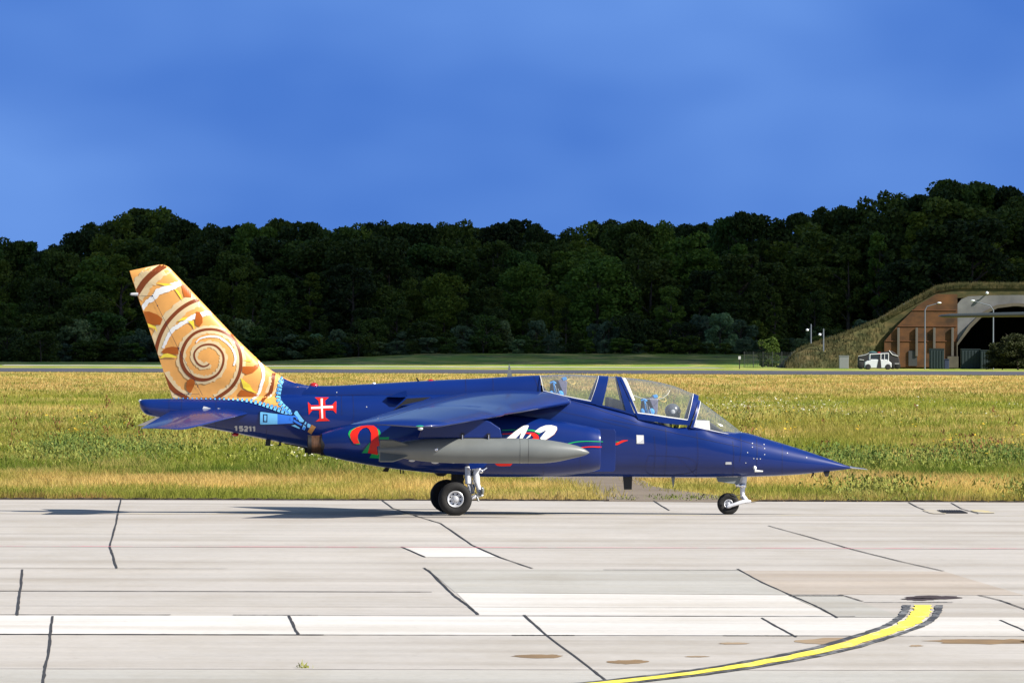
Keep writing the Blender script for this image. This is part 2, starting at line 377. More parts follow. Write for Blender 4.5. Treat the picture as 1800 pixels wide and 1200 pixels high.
cross = [[(213, 877), (207, 905), (203, 925), (193, 961), (198, 975), (205, 999)], [(39, 1001), (37, 1030), (33, 1060), (30, 1082)],
         [(93, 1083), (88, 1116), (86, 1150), (79, 1176), (76, 1199), (72, 1230)], [(508, 1082), (516, 1100), (524, 1115)],
         [(670, 878), (690, 893), (735, 908), (775, 920), (830, 958), (880, 980), (936, 999)], [(706, 961), (722, 968), (747, 979)],
         [(745, 998), (755, 1004), (787, 1036), (800, 1048), (820, 1062), (841, 1080)], [(921, 1081), (960, 1116), (1036, 1173), (1068, 1199), (1100, 1230)],
         [(1149, 880), (1163, 889), (1177, 897)], [(1351, 924), (1420, 943), (1500, 966), (1580, 986), (1660, 1004)],
         [(1296, 1000), (1340, 1024), (1388, 1045), (1425, 1061), (1448, 1072), (1472, 1086)], [(1339, 1086), (1370, 1104), (1400, 1120)],
         [(1476, 1045), (1490, 1049), (1517, 1057)], [(1720, 1046), (1758, 1055), (1800, 1070), (1850, 1090)], [(1758, 1090), (1800, 1108), (1850, 1130)],
         [(1597, 883), (1612, 891), (1640, 902)], [(1672, 884), (1690, 894), (1720, 903)]]
for c_ in cross:
    v, f = gstroke([gpix(*q) for q in c_], .026, .0075, .004); jb.add(v, f)
jb.build('pavement_joints', M['joint'], fix=False)['kind'] = 'structure'
jb = MB()
for py, x0, x1, wd in ((1116.5, 560, 1500, .12), (1116.5, 1500, 2100, .08), (1082, 560, 1500, .08), (1040.5, -300, 760, .11), (1000.5, -300, 400, .06), (1001, 1060, 1300, .12),
                       (1057, 1515, 1660, .10), (1177, -300, 2100, .05), (1067, -300, 1500, .035), (940, -300, 500, .03)):
    a = tline(py); s0, _ = st(gpix(x0, py)); s1, _ = st(gpix(x1, py))
    v, f = gstroke([ST(s0, a), ST(s1, a)], wd, .0065, .006, sub=60); jb.add(v, f)
jb.build('long_joints', M['joint_soft'], fix=False)['kind'] = 'structure'
jb = MB()
for py, x0, x1, wd in ((1116.8, -300, 570, .17), (1082, -300, 300, .10), (1046, 1384, 1480, .17), (1082.3, 410, 560, .12), (1116.8, 900, 1010, .13), (1057, 1600, 1670, .12), (1116.8, 1270, 1400, .12)):
    a = tline(py); s0, _ = st(gpix(x0, py)); s1, _ = st(gpix(x1, py))
    v, f = gstroke([ST(s0, a), ST(s1, a)], wd, .0085, .012, sub=40); jb.add(v, f)
tag(jb.build('sealed_joints', M['joint'], fix=False), kind='structure')
# markings
def worn(name, base, under, amt=.45, sc=4):
    def b(nt, p):
        pos = geo_pos(nt); n_ = noise(nt, mapped(nt, pos, (sc, sc * .25, 1)), 1, 6, .75)
        nt.links.new(mixc(nt, ramp(nt, n_, [(amt, (0, 0, 0)), (amt + .12, (1, 1, 1))]), under, base), p.inputs['Base Color']); p.inputs['Roughness'].default_value = .8
    return node_ground(name, b)
M['ymark'] = worn('yellow_marking', (.80, .66, .06), (.62, .52, .22), .34)
M['kmark'] = worn('black_marking', (.032, .032, .036), (.16, .16, .16), .40, 3)
M['rmark'] = worn('red_marking', (.62, .14, .20), (.44, .36, .34), .42, 1)
M['fadeyellow'] = worn('faded_yellow_marking', (.50, .41, .17), (.40, .36, .30), .45, .6)
cur = [(1622.5, 1064), (1621, 1072), (1616, 1082), (1604, 1092), (1588, 1101), (1550, 1114.5), (1475, 1137.5), (1400, 1154), (1300, 1172), (1200, 1186), (1075, 1200), (975, 1209), (820, 1222)]
cp = [gpix(*q) for q in cur]
def offs(P, d):
    o = []
    for i, p_ in enumerate(P):
        t = (P[min(i + 1, len(P) - 1)] - P[max(i - 1, 0)]).normalized(); o.append(p_ + Vector((-t.y, t.x, 0)) * d)
    return o
mb = MB(); v, f = gstroke(cp, .20, .010, .002); mb.add(v, f)
o = mb.build('yellow_line', M['ymark'], fix=False); tag(o, kind='structure')
mb = MB()
for d in (-.175, .175):
    v, f = gstroke(offs(cp, d), .088, .0095, .003); mb.add(v, f)
tag(mb.build('black_line_border', M['kmark'], fix=False), kind='structure')
mb = MB(); a = tline(962.5); v, f = gstroke([ST(-60, a), ST(60, a)], .16, .0095, .01, 120); mb.add(v, f)
tag(mb.build('red_line', M['rmark'], fix=False), kind='structure')
mb = MB(); a = tline(905); v, f = gstroke([ST(-60, a), ST(60, a)], .15, .0095, .01, 60); mb.add(v, f)
tag(mb.build('faded_taxi_line', M['fadeyellow'], fix=False), kind='structure')
# stains and the manhole
M['stain'] = mat('brown_stain', (.20, .125, .055), .9, noise=.35, nscale=3)
M['stain_light'] = mat('old_brown_stain', (.27, .19, .11), .9, noise=.2, nscale=3)
M['tar'] = mat('tar_patch', (.035, .018, .016), .8, noise=.4, nscale=6)
def blob(cx, cy, rx, ry, n=26, j=.22):
    return gp(*[(cx + rx * math.cos(2 * math.pi * k / n) * (1 + random.uniform(-j, j)), cy + ry * math.sin(2 * math.pi * k / n) * (1 + random.uniform(-j, j))) for k in range(n)])
st_ = [(blob(948, 1153.5, 44, 3.4), 0), (blob(1105, 1163.5, 34, 3.6), 0), (blob(1470, 1127, 62, 5.5), 1), (blob(1730, 1127.5, 96, 4.5), 0), (blob(1850, 1128, 50, 5), 0),
       (blob(1290, 1131, 26, 1.8), 1), (blob(1225, 1154, 20, 1.3), 1), (blob(1610, 1135, 12, 1.5), 1), (blob(1640, 1050, 52, 2.9), 2), (blob(1618, 1053, 30, 2.0), 2)]
quad_sheet('pavement_stains', st_, [M['stain'], M['stain_light'], M['tar']], .0055)
mb = MB(); c_ = gpix(1674, 900); mb.box((c_.x, c_.y, .012), (.42, 1.9, .014))
for k in range(9): mb.box((c_.x - .17 + k * .042, c_.y, .022), (.018, 1.8, .008))
o = mb.build('drain_cover', mat('cast_iron', (.02, .018, .02), .7)); tag(o, 'dark iron drain cover set in the concrete by the grass edge', 'drain cover')
mb = MB()
for (x0, y0, x1, y1) in ((1632, 897, 1652, 903), (1716, 897, 1738, 902)):
    v, f = gstroke([gpix(x0, y0), gpix(x1, y1)], .25, .0095, .01); mb.add(v, f)
tag(mb.build('drain_marking', M['fadeyellow'], fix=False), kind='structure')
mb = MB(); V_ = []  # low dark lip along the verge, coloured as the shade under the tussocks
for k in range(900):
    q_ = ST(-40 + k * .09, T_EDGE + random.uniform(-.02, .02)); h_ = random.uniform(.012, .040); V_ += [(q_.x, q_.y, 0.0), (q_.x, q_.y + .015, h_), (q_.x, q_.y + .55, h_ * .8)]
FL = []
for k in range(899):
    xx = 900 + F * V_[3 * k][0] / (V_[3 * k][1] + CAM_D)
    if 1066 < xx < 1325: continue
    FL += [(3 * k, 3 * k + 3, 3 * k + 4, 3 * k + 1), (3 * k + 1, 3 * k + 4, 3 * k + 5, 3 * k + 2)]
mb.add(V_, FL); tag(mb.build('verge_shade_lip', mat('verge_shade_dark', (.022, .014, .008), 1, noise=.3), fix=False), kind='structure')
# old asphalt path through the verge
M['asph'] = concrete('old_asphalt', (.205, .165, .125), .2)
M['runway_mat'] = mat('runway_asphalt', (.052, .050, .066), .85, noise=.25, nscale=.05)
quad_sheet('asphalt_path', [([ST(*st(gpix(1062, 881.0)), ), ST(*st(gpix(1330, 883.0))), ST(*st(gpix(1285, 874))), ST(*st(gpix(1150, 855))), ST(*st(gpix(1120, 838))), ST(*st(gpix(1105, 829))), ST(*st(gpix(760, 829))), ST(*st(gpix(940, 840))), ST(*st(gpix(1040, 862)))], 0)], [M['asph']], 0.004)
quad_sheet('distant_runway', [([ST(-900, tline(656.2)), ST(900, tline(656.2)), ST(900, tline(650.0)), ST(-900, tline(650.0))], 0)], [M['runway_mat']], 0.02)
quad_sheet('distant_taxiway', [([ST(-26, tline(645.6)), ST(74, tline(645.6)), ST(74, tline(644.2)), ST(-26, tline(644.2))], 0)], [M['conc_white']], 0.03)
quad_sheet('sandy_track', [([dpix(1480, 850, 130) * 0 + ST(*st(gpix(1440, 848))), ST(*st(gpix(1760, 846))), ST(*st(gpix(1720, 842.5))), ST(*st(gpix(1480, 843)))], 0)], [M['asph']], 0.004)

# grass ------------------------------------------------------------------
def on_path(x, y):
    # asphalt path region in pixel space of the ground point
    d = y + CAM_D; px = 900 + F * x / d; py = 610 + 38084 / d + (px - 900) * .0037
    lft = np.interp(py, [829, 840, 862, 881], [760, 940, 1045, 1062]); rgt = np.interp(py, [829, 838, 855, 874, 883], [1100, 1118, 1150, 1285, 1330])
    return (py > 829) & (px > lft) & (px < rgt)
def scatter(n, d0, d1, margin=1.6, jitpow=1.0):
    u = rng.random(n) ** jitpow; d = d0 + (d1 - d0) * u
    hw = 900 * d / F * margin; x = (rng.random(n) * 2 - 1) * hw
    x = x; y = d - CAM_D
    yy = y + x * math.tan(RWY)
    return x, yy
def blades(n, d0, d1, h0, h1, wd, per=14, spread=.22, jp=1.0, patch=0.0, skip=True, lean=.45):
    x, y = scatter(n, d0, d1, jitpow=jp)
    if skip: k = ~on_path(x, y); x, y = x[k], y[k]
    k = (y * math.cos(RWY) - x * math.sin(RWY)) > T_EDGE + .02; x, y = x[k], y[k]
    pn = np.sin(x * 1.1 + 3 * np.sin(y * .13)) * np.sin(y * .31 + 2 * np.sin(x * .4)) * .5 + .5
    n = len(x); hs = (h0 + (h1 - h0) * rng.random(n)) * (1 + patch * (pn - .5) * 2)
    X = np.repeat(x, per) + rng.normal(0, spread, n * per); Yv = np.repeat(y, per) + rng.normal(0, spread, n * per)
    Hh = np.repeat(hs, per) * rng.uniform(.55, 1.15, n * per); th = rng.uniform(0, 2 * np.pi, n * per)
    near = (Yv * math.cos(RWY) - X * math.sin(RWY)) < T_EDGE + .01
    Yv = np.where(near, Yv + .3, Yv)
    ln = rng.normal(0, lean, (n * per, 2)) * Hh[:, None]
    ww = wd * rng.uniform(.6, 1.3, n * per)
    b = np.stack([X, Yv, terrain_h(X, Yv) - .02], 1); dx = np.stack([np.cos(th) * ww, np.sin(th) * ww, 0 * ww], 1)
    top = b + np.stack([ln[:, 0], ln[:, 1], Hh], 1); mid = b + np.stack([ln[:, 0] * .35, ln[:, 1] * .35, Hh * .6], 1)
    V = np.stack([b - dx, b + dx, mid + dx * .7, mid - dx * .7, top], 1).reshape(-1, 3)
    i = np.arange(n * per)[:, None] * 5
    T = np.concatenate([i + np.array([[0, 1, 2]]), i + np.array([[0, 2, 3]]), i + np.array([[3, 2, 4]])], 0)
    return V, T
parts_v, parts_t, off = [], [], 0
for args in (dict(n=2000, d0=141, d1=146, h0=.03, h1=.08, wd=.008, per=18, spread=.2), dict(n=6200, d0=141.3, d1=175, h0=.10, h1=.22, wd=.008, per=18, spread=.28, patch=.4),
             dict(n=7700, d0=172, d1=260, h0=.15, h1=.34, wd=.012, per=16, spread=.38, patch=.5),
             dict(n=7700, d0=255, d1=430, h0=.14, h1=.32, wd=.018, per=14, spread=.6, patch=.4), dict(n=9400, d0=420, d1=790, h0=.12, h1=.26, wd=.035, per=12, spread=1.0)):
    v_, t_ = blades(**args); parts_v.append(v_); parts_t.append(t_ + off); off += len(v_)
tag(np_mesh('grass', np.concatenate(parts_v), np.concatenate(parts_t), M['blade']), kind='stuff')

# taller weeds and wild flowers in the verge
M['weed'] = mat('weed_green', (.13, .19, .025), .9, noise=.4, nscale=.5, col2=(.28, .27, .05))
M['dock'] = mat('dry_dock_seed', (.16, .065, .022), .95, noise=.3)
M['umbel'] = mat('white_flower', (.62, .60, .50), .9)
M['ragwort'] = mat('yellow_flower', (.62, .40, .02), .9)
def weeds(name, spots, h, wd, n, mt, sp=.3, top=False):
    V, T = [], []; k = 0
    for (x, y, s) in spots:
        m_ = int(n * s); a = rng.normal(0, sp * s, (m_, 2)); z0 = rng.uniform(0, .75, m_) * h * s if not top else h * s * rng.uniform(.8, 1.1, m_)
        c = np.stack([x + a[:, 0], y + a[:, 1], z0], 1)
        r = rng.normal(0, 1, (m_, 3, 3)) * wd; r[:, :, 2] *= (1.9 if not top else .5)
        V.append((c[:, None, :] + r).reshape(-1, 3)); T.append(np.arange(m_ * 3).reshape(-1, 3) + k); k += m_ * 3
    if not V: return
    tag(np_mesh(name, np.concatenate(V), np.concatenate(T), mt), kind='stuff')
def spots(n, boxes):
    o = []
    for _ in range(n):
        (x0, x1, y0, y1) = random.choice(boxes); px, py = random.uniform(x0, x1), random.uniform(y0, y1); p_ = gpix(px, py)
        o.append((p_.x, p_.y, random.uniform(.6, 1.3)))
    return o
weeds('weeds', spots(120, [(0, 330, 800, 822), (0, 330, 772, 815), (100, 480, 795, 820), (470, 760, 805, 828), (1360, 1640, 815, 832), (1600, 1800, 805, 835), (1480, 1600, 868, 880), (1760, 1900, 868, 882)]), .45, .020, 150, M['weed'], .36)
M['weed2'] = mat('weed_dark_green', (.075, .13, .018), .9, noise=.4, nscale=.5, col2=(.14, .20, .03))
weeds('tall_weeds', spots(75, [(0, 480, 790, 826), (60, 300, 780, 815), (1390, 1640, 815, 830), (1650, 1850, 805, 832), (560, 760, 812, 828)]), .65, .016, 260, M['weed2'], .38)
weeds('far_weeds', spots(170, [(0, 1800, 715, 745), (0, 1800, 735, 790), (1250, 1450, 715, 740), (0, 500, 730, 780)]), .34, .028, 80, M['weed'], .6)
weeds('verge_weeds', spots(24, [(1090, 1330, 876, 880), (1480, 1600, 874, 882)]), .10, .010, 60, M['weed'], .10)
weeds('pavement_weed', [(gpix(532, 1174).x, gpix(532, 1174).y, 1)], .055, .010, 26, M['weed'], .03)
weeds('dock_plants', spots(45, [(0, 1800, 712, 735), (0, 300, 740, 800), (1250, 1800, 715, 830), (1600, 1800, 800, 830)]), .75, .022, 40, M['dock'], .07)
weeds('white_flowers', spots(120, [ (1250, 1800, 712, 742), (1250, 1500, 716, 732), (500, 600, 805, 828)]), .40, .030, 7, M['umbel'], .35, True)
weeds('yellow_flowers', spots(40, [(1280, 1800, 735, 800), (60, 240, 745, 790), (1650, 1800, 790, 830)]), .45, .030, 9, M['ragwort'], .22, True)

# ================================================================== AIRCRAFT
jet = thing('jet_aircraft', 'blue two seat jet trainer with orange spiral artwork on its tail fin taxiing on concrete', 'jet aircraft')
jet.rotation_euler = (0, 0, YAW)
def superring(x, zt, zb, hw, zc, nt_, nb, n=64, yc=0.0, dip=0.0):
    P = []
    for k in range(n):
        a = 2 * math.pi * k / n; c, s_ = math.cos(a), math.sin(a); e = nt_ if s_ >= 0 else nb
        y = hw * math.copysign(abs(c) ** (2 / e), c); z = zc + ((zt - zc) if s_ >= 0 else (zc - zb)) * math.copysign(abs(s_) ** (2 / e), s_)
        if dip > 0 and s_ > 0.35:
            pass
        P.append(Vector((x, yc + y, z)))
    return P
def ring_dip(x, zt, zb, hw, zc, nt_, nb, dip, half=20):
    # closed ring whose top is an open trough: outer skin up to the sill, then inner walls and floor
    P = []
    for k in range(2 * half + 1):            # from right sill (y<0) down round the belly to the left sill
        a = math.pi - R(35) * 0 + math.pi * k / (2 * half)
        P.append((a, k))
    return P
# station table: px, top, bottom, half width, z of max width (0 bottom..1 top), n top, n bottom
FS = [(1499, 821.3, 823, .008, .5, 2, 2), (1485, 816.6, 824.8, .038, .5, 2, 2), (1470, 811, 826.6, .074, .5, 2, 2), (1440, 800.2, 830, .14, .48, 2, 2), (1400, 787, 833.8, .22, .46, 2, 2.1),
      (1350, 771.8, 836.6, .305, .46, 2.1, 2.2), (1304, 759.5, 838, .365, .47, 2.2, 2.3), (1290, 758.5, 838.4, .378, .48, 2.3, 2.4), (1260, 757, 839.2, .40, .55, 2.6, 2.4),
      (1213, 750.5, 839.2, .42, .6, 3.0, 2.5), (1188, 751, 839, .43, .6, 3, 2.5), (1160, 744, 838.8, .44, .6, 3, 2.6), (1126, 735, 838.5, .45, .6, 3, 2.7), (1108, 726, 838.3, .455, .6, 3, 2.7),
      (1065, 715.5, 838, .47, .6, 3, 2.8), (1040, 708.5, 838, .48, .6, 3, 2.8), (1002, 700, 838, .49, .6, 3, 2.8), (955, 688.5, 838, .50, .6, 3, 2.8), (930, 687, 838, .50, .6, 3, 2.8),
      (850, 688.5, 837.5, .51, .6, 3, 2.8), (801, 690, 833, .51, .6, 3, 2.8), (713, 691, 826, .50, .6, 2.8, 2.8), (603, 692, 808, .47, .6, 2.7, 2.6), (567, 692.5, 798, .45, .6, 2.6, 2.5),
      (541, 692.7, 787, .43, .6, 2.5, 2.4), (497, 693.5, 778, .39, .58, 2.4, 2.3), (452, 695.5, 769, .34, .56, 2.3, 2.2), (408, 698, 760, .29, .54, 2.2, 2.2), (354, 700, 750, .24, .52, 2.2, 2.2),
      (297, 700.5, 737.5, .19, .52, 2.3, 2.2), (274, 701, 732.5, .17, .5, 2.3, 2.2), (258, 701.3, 728.5, .155, .5, 2.3, 2.1), (249.5, 702, 721.5, .125, .5, 2.2, 2), (246, 703.5, 715, .085, .5, 2, 2), (245.2, 706, 711, .03, .5, 2, 2)]
st_x = [pix(s[0], s[1]).x for s in FS]; st_t = [pix(s[0], s[1]).z for s in FS]; st_b = [pix(s[0], s[2]).z for s in FS]
xa, xb = pix(1292, 760).x, pix(950, 688).x      # cockpit opening
def dense(tab_x, cols, n):
    order = np.argsort(tab_x); x = np.array(tab_x)[order]
    xs_ = np.concatenate([np.linspace(x[i], x[i + 1], max(2, int(round((x[i + 1] - x[i]) / (x[-1] - x[0]) * n)) + 1), endpoint=False) for i in range(len(x) - 1)] + [[x[-1]]])
    return xs_, [pchip(x, np.array(c)[order], xs_) for c in cols]
xs_, cols = dense(st_x, [st_t, st_b] + [[s[k] for s in FS] for k in (3, 4, 5, 6)], 150)
NB = 96; V = []; HI = []
cockpit = []
for i, x in enumerate(xs_):
    zt, zb, hw, zf, n1, n2 = [c[i] for c in cols]; zc = zb + (zt - zb) * zf
    ring = superring(x, zt, zb, hw, zc, n1, n2, NB)
    inside = xb < x < xa
    if inside:
        e = min((x - xb) / .06, (xa - x) / .5, 1.0); dpt = .62 * e; hin = .335 * min(1, .35 + (xa - x) / .55 * .65)
        k_ = (1 - (hin / hw) ** n1) ** (1 / n1); zt2_ = zc + (zt - zc) / k_; ring = superring(x, zt + (zt2_ - zt) * min(1, (x - xb) / .12, (xa - x) / .1), zb, hw, zc, n1, n2, NB)
        for k, p_ in enumerate(ring):
            if math.sin(2 * math.pi * k / NB) > 0 and abs(p_.y) < hin: 
                q = min(1.0, (hin - abs(p_.y)) / .045); p_.z -= dpt * q * min(1, 1)
    HI.append(hin if inside else 0.0)
    V.append(ring)
mb = MB(); n_ = len(V); mb.add([p_ for r in V for p_ in r], [])
for i in range(n_ - 1):
    xm = (xs_[i] + xs_[i + 1]) / 2
    for k in range(NB):
        q = (i * NB + k, i * NB + (k + 1) % NB, (i + 1) * NB + (k + 1) % NB, (i + 1) * NB + k); mb.f.append(q)
        c_ = sum((V[i][k] + V[i][(k + 1) % NB] + V[i + 1][(k + 1) % NB] + V[i + 1][k] for _ in (0,)), Vector()) / 4
        mb.m.append(1 if (xb - .02 < xm < xa and 0 <= k < NB // 2 and abs(c_.y) < min(HI[i], HI[i + 1]) - .002) else 0)
mb.f += [tuple(range(NB))[::-1], tuple((n_ - 1) * NB + k for k in range(NB))]; mb.m += [0, 0]
M['cockpit'] = mat('dark_cockpit_lining', (.012, .012, .014), .8)
fus = mb.build('fuselage', [M['blue'], M['cockpit']], jet, smooth=50)

# dorsal spine
SP = [(949, 659.2, .30), (920, 660.3, .30), (892, 662, .295), (830, 665.5, .28), (787, 667.2, .27), (713, 671, .25), (640, 675.2, .22), (567, 678, .18), (541, 677.5, .15), (519, 677, .12), (480, 680, .085)]
sx = [pix(a, b).x for a, b, c_ in SP]; sz = [pix(a, b).z for a, b, c_ in SP]
xs2, (zt2, hw2) = dense(sx, [sz, [c_ for *_, c_ in SP]], 60)
mb = MB(); n2_ = 25; VV = []
for x, z, h in zip(xs2, zt2, hw2):
    zb_ = pix(700, 700).z
    for k in range(n2_):
        a = math.pi * k / (n2_ - 1); VV.append((x, h * math.copysign(abs(math.cos(a)) ** (2 / 2.3), math.cos(a)), zb_ + (z - zb_) * math.sin(a) ** (2 / 2.3)))
mb.add(VV, [(i * n2_ + k, i * n2_ + k + 1, (i + 1) * n2_ + k + 1, (i + 1) * n2_ + k) for i in range(len(xs2) - 1) for k in range(n2_ - 1)] + [tuple(range(n2_)), tuple((len(xs2) - 1) * n2_ + k for k in range(n2_))])
spine = mb.build('spine', M['blue'], jet, smooth=50)

# nacelles
NC = [(1054, 754, 825, .30, .86), (1040, 750, 829, .325, .86), (1020, 746, 832, .345, .85), (1002, 742.5, 834.5, .36, .84), (956, 735.5, 837.5, .38, .83), (900, 729, 838.5, .40, .81), (850, 727, 838, .41, .80),
      (801, 728, 833.5, .41, .79), (760, 731, 831, .40, .78), (713, 735, 826, .38, .76), (660, 740.5, 818, .345, .74), (611, 748, 809.5, .29, .72), (585, 755, 803.5, .235, .71), (567, 761, 799, .19, .70)]
def nacelle(sg):
    X_ = [pix(a, b, -1.0).x for a, b, *_ in NC]; T_ = [pix(a, b, -1.0).z for a, b, *_ in NC]; B_ = [pix(s[0], s[2], -1.0).z for s in NC]
    x2, (zt_, zb_, hw_, yc_) = dense(X_, [T_, B_, [s[3] for s in NC], [s[4] for s in NC]], 90)
    mb = MB(); n = 48; P = []
    for x, a, b, h, yc in zip(x2, zt_, zb_, hw_, yc_): P.append(superring(x, a, b, h, (a + b) / 2, 2.5, 2.5, n, yc * sg))
    # rounded lip turning inwards, then a dark duct
    L_ = P[-1]; cz = sum((p_.z for p_ in L_)) / n; cy = sum((p_.y for p_ in L_)) / n
    def inner(dx, k): return [Vector((p_.x + dx, cy + (p_.y - cy) * k, cz + (p_.z - cz) * k)) for p_ in L_]
    P += [inner(.012, .975), inner(.006, .945), inner(-.03, .92)]; nl = len(P); P += [inner(-.35, .85), inner(-1.1, .72)]
    mb.add([q for r in P for q in r], [])
    for i in range(len(P) - 1):
        for k in range(n): mb.f.append((i * n + k, i * n + (k + 1) % n, (i + 1) * n + (k + 1) % n, (i + 1) * n + k)); mb.m.append(1 if i >= nl - 1 else 0)
    mb.f.append(tuple((len(P) - 1) * n + k for k in range(n))); mb.m.append(1)
    o = mb.build('engine_nacelle', [M['blue'], M['black']], jet, smooth=50, fix=False)
    bm = bmesh.new(); bm.from_mesh(o.data); bmesh.ops.recalc_face_normals(bm, faces=bm.faces); bm.to_mesh(o.data); bm.free()
    # exhaust nozzle
    c0 = pix(567, 781, -.72 if sg < 0 else -.72); c0.y = .72 * sg; ex_ = pix(541, 781, -.72).x - c0.x
    mb = MB(); mb.lathe(c0, (-1, 0, 0), [(-.05, .150), (0, .155), (.05, .153), (-ex_ * .55, .148), (-ex_ * .80, .146), (-ex_ * .80, .13), (0, .12), (-.05, .10), (-.06, .0)], 40)
    mb.build('exhaust_nozzle', M['bronze'], o, smooth=50)
    mb = MB(); mb.lathe(c0, (-1, 0, 0), [(-.09, .19), (-.02, .182), (.03, .180), (.032, .150), (-.08, .15)], 40, True); mb.lathe(c0, (-1, 0, 0), [(-ex_ * .76, .158), (-ex_, .160), (-ex_ - .01, .150), (-ex_ - .01, .12), (-ex_ * .76, .12)], 40, True)
    mb.build('nozzle_shroud', M['soot'], o, smooth=50)
    mb = MB(); zz = [pix(1083, 754, -.6).z, pix(1083, 829, -.6).z]; x0_ = pix(1000, 750, -.6).x; x1_ = pix(1083, 750, -.6).x
    poly = [Vector((x0_, 0, zz[1])), Vector((x1_ - .04, 0, zz[1])), Vector((x1_ - .01, 0, zz[1] + .04)), Vector((x1_, 0, zz[0] - .05)), Vector((x1_ - .03, 0, zz[0])), Vector((x0_, 0, zz[0] + .06))]
    mb.prism([p_ + Vector((0, sg * .535, 0)) for p_ in poly], (0, sg * .022, 0)); mb.build('splitter_plate', M['blue'], o, bevel=.006)
    return o
nac = nacelle(-1); nacelle(1)
# under-fuselage fairing between the nacelles aft
def airfoil(n=20):
    P = []
    for k in range(2 * n):
        if k <= n: u = 0.5 * (1 - math.cos(math.pi * k / n)); s_ = 1
        else: u = 0.5 * (1 - math.cos(math.pi * (2 * n - k) / n)); s_ = -1
        t = 5 * (.2969 * math.sqrt(u) - .126 * u - .3516 * u ** 2 + .2843 * u ** 3 - .1036 * u ** 4); P.append((u, s_ * t))
    return P
AF = airfoil()
def wingsurf(name, stats, m_, parent, vertical=False, smooth=60):
    # stats: (le Vector, te Vector, thickness ratio)
    mb = MB(); n = len(AF); V = []
    for le, te, tr_ in stats:
        ch = te - le; c = ch.length; nrm = Vector((0, 1, 0)) if vertical else Vector((0, 0, 1))
        for u, t in AF: V.append(le + ch * u + nrm * (t * tr_ * c + (0 if vertical else .018 * c * math.sin(math.pi * u))))
    Fc = [(i * n + k, i * n + (k + 1) % n, (i + 1) * n + (k + 1) % n, (i + 1) * n + k) for i in range(len(stats) - 1) for k in range(n)]
    Fc += [tuple(range(n))[::-1], tuple((len(stats) - 1) * n + k for k in range(n))]
    mb.add(V, Fc); return mb.build(name, m_, parent, smooth=smooth)
leR, teR = pix(1004, 705.5, -.62), pix(760, 699, -.62); leT, teT = pix(757, 749.6, -4.50), pix(616, 745.5, -4.50)
def mir(v, sg): return Vector((v.x, v.y * (1 if sg < 0 else -1), v.z))
def wing(sg):
    S = []
    leI, teI = leR + (leR - leT) * (.62 / 3.88) * .0, teR
    S.append((Vector((leR.x + .02, -.30, leR.z)), Vector((teR.x, -.30, teR.z)), .11))
    for f in (0, .02, .1, .2, .35, .505, .515, .6, .75, .9, .955, .98, .993, 1.0):
        le = leR.lerp(leT, f); te = teR.lerp(teT, f)
        if f == 0: le = le - Vector((.0, 0, 0))
        if f >= .515: le = le + (le - te).normalized() * .07
        if f > .95: k = (f - .95) / .05; le = le.lerp(te, .20 * k ** 2.2)
        th = .105 - .02 * f
        if f > .95: th *= math.sqrt(max(0.02, 1 - ((f - .95) / .05) ** 2))
        S.append((le, te, th))
    S = [(mir(a, sg), mir(b, sg), c) for a, b, c in S]
    o = wingsurf('wing', S, M['blue'], jet)
    # flap and aileron gap line on the upper skin
    mb = MB()
    for a, b, c in ((.03, .52, .74), (.54, .93, .74)):
        P = []
        for k in range(13):
            f = a + (b - a) * k / 12; le = leR.lerp(leT, f); te = teR.lerp(teT, f); ch = (te - le).length
            t_ = 5 * (.2969 * math.sqrt(c) - .126 * c - .3516 * c ** 2 + .2843 * c ** 3 - .1036 * c ** 4) * (.105 - .02 * f) * ch + .018 * ch * math.sin(math.pi * c)
            P.append(mir(le.lerp(te, c) + Vector((0, 0, t_ + .0005)), sg))
        mb.tube(P, .0035, 5)
    mb.build('hinge_line', M['line'], o)
    return o
wingN = wing(-1); wing(1)
# tailplane
lr, trr = pix(436, 726.5, -.30), pix(298, 723, -.24); lt, tt = pix(322, 755, -2.12), pix(247, 752.6, -2.16)
def tailp(sg):
    S = [(Vector((lr.x, -.1, lr.z)), Vector((trr.x, -.1, trr.z)), .08)]
    for f in (0, .25, .5, .75, .93, .98, 1):
        le = lr.lerp(lt, f); te = trr.lerp(tt, f)
        if f > .9: le = le.lerp(te, .12 * ((f - .9) / .1) ** 2)
        S.append((le, te, .075 * (1 if f < .95 else (1.0 - (f - .95) / .05 * .8))))
    return wingsurf('tailplane', [(mir(a, sg), mir(b, sg), c) for a, b, c in S], M['blue'], jet)
tpN = tailp(-1); tailp(1)
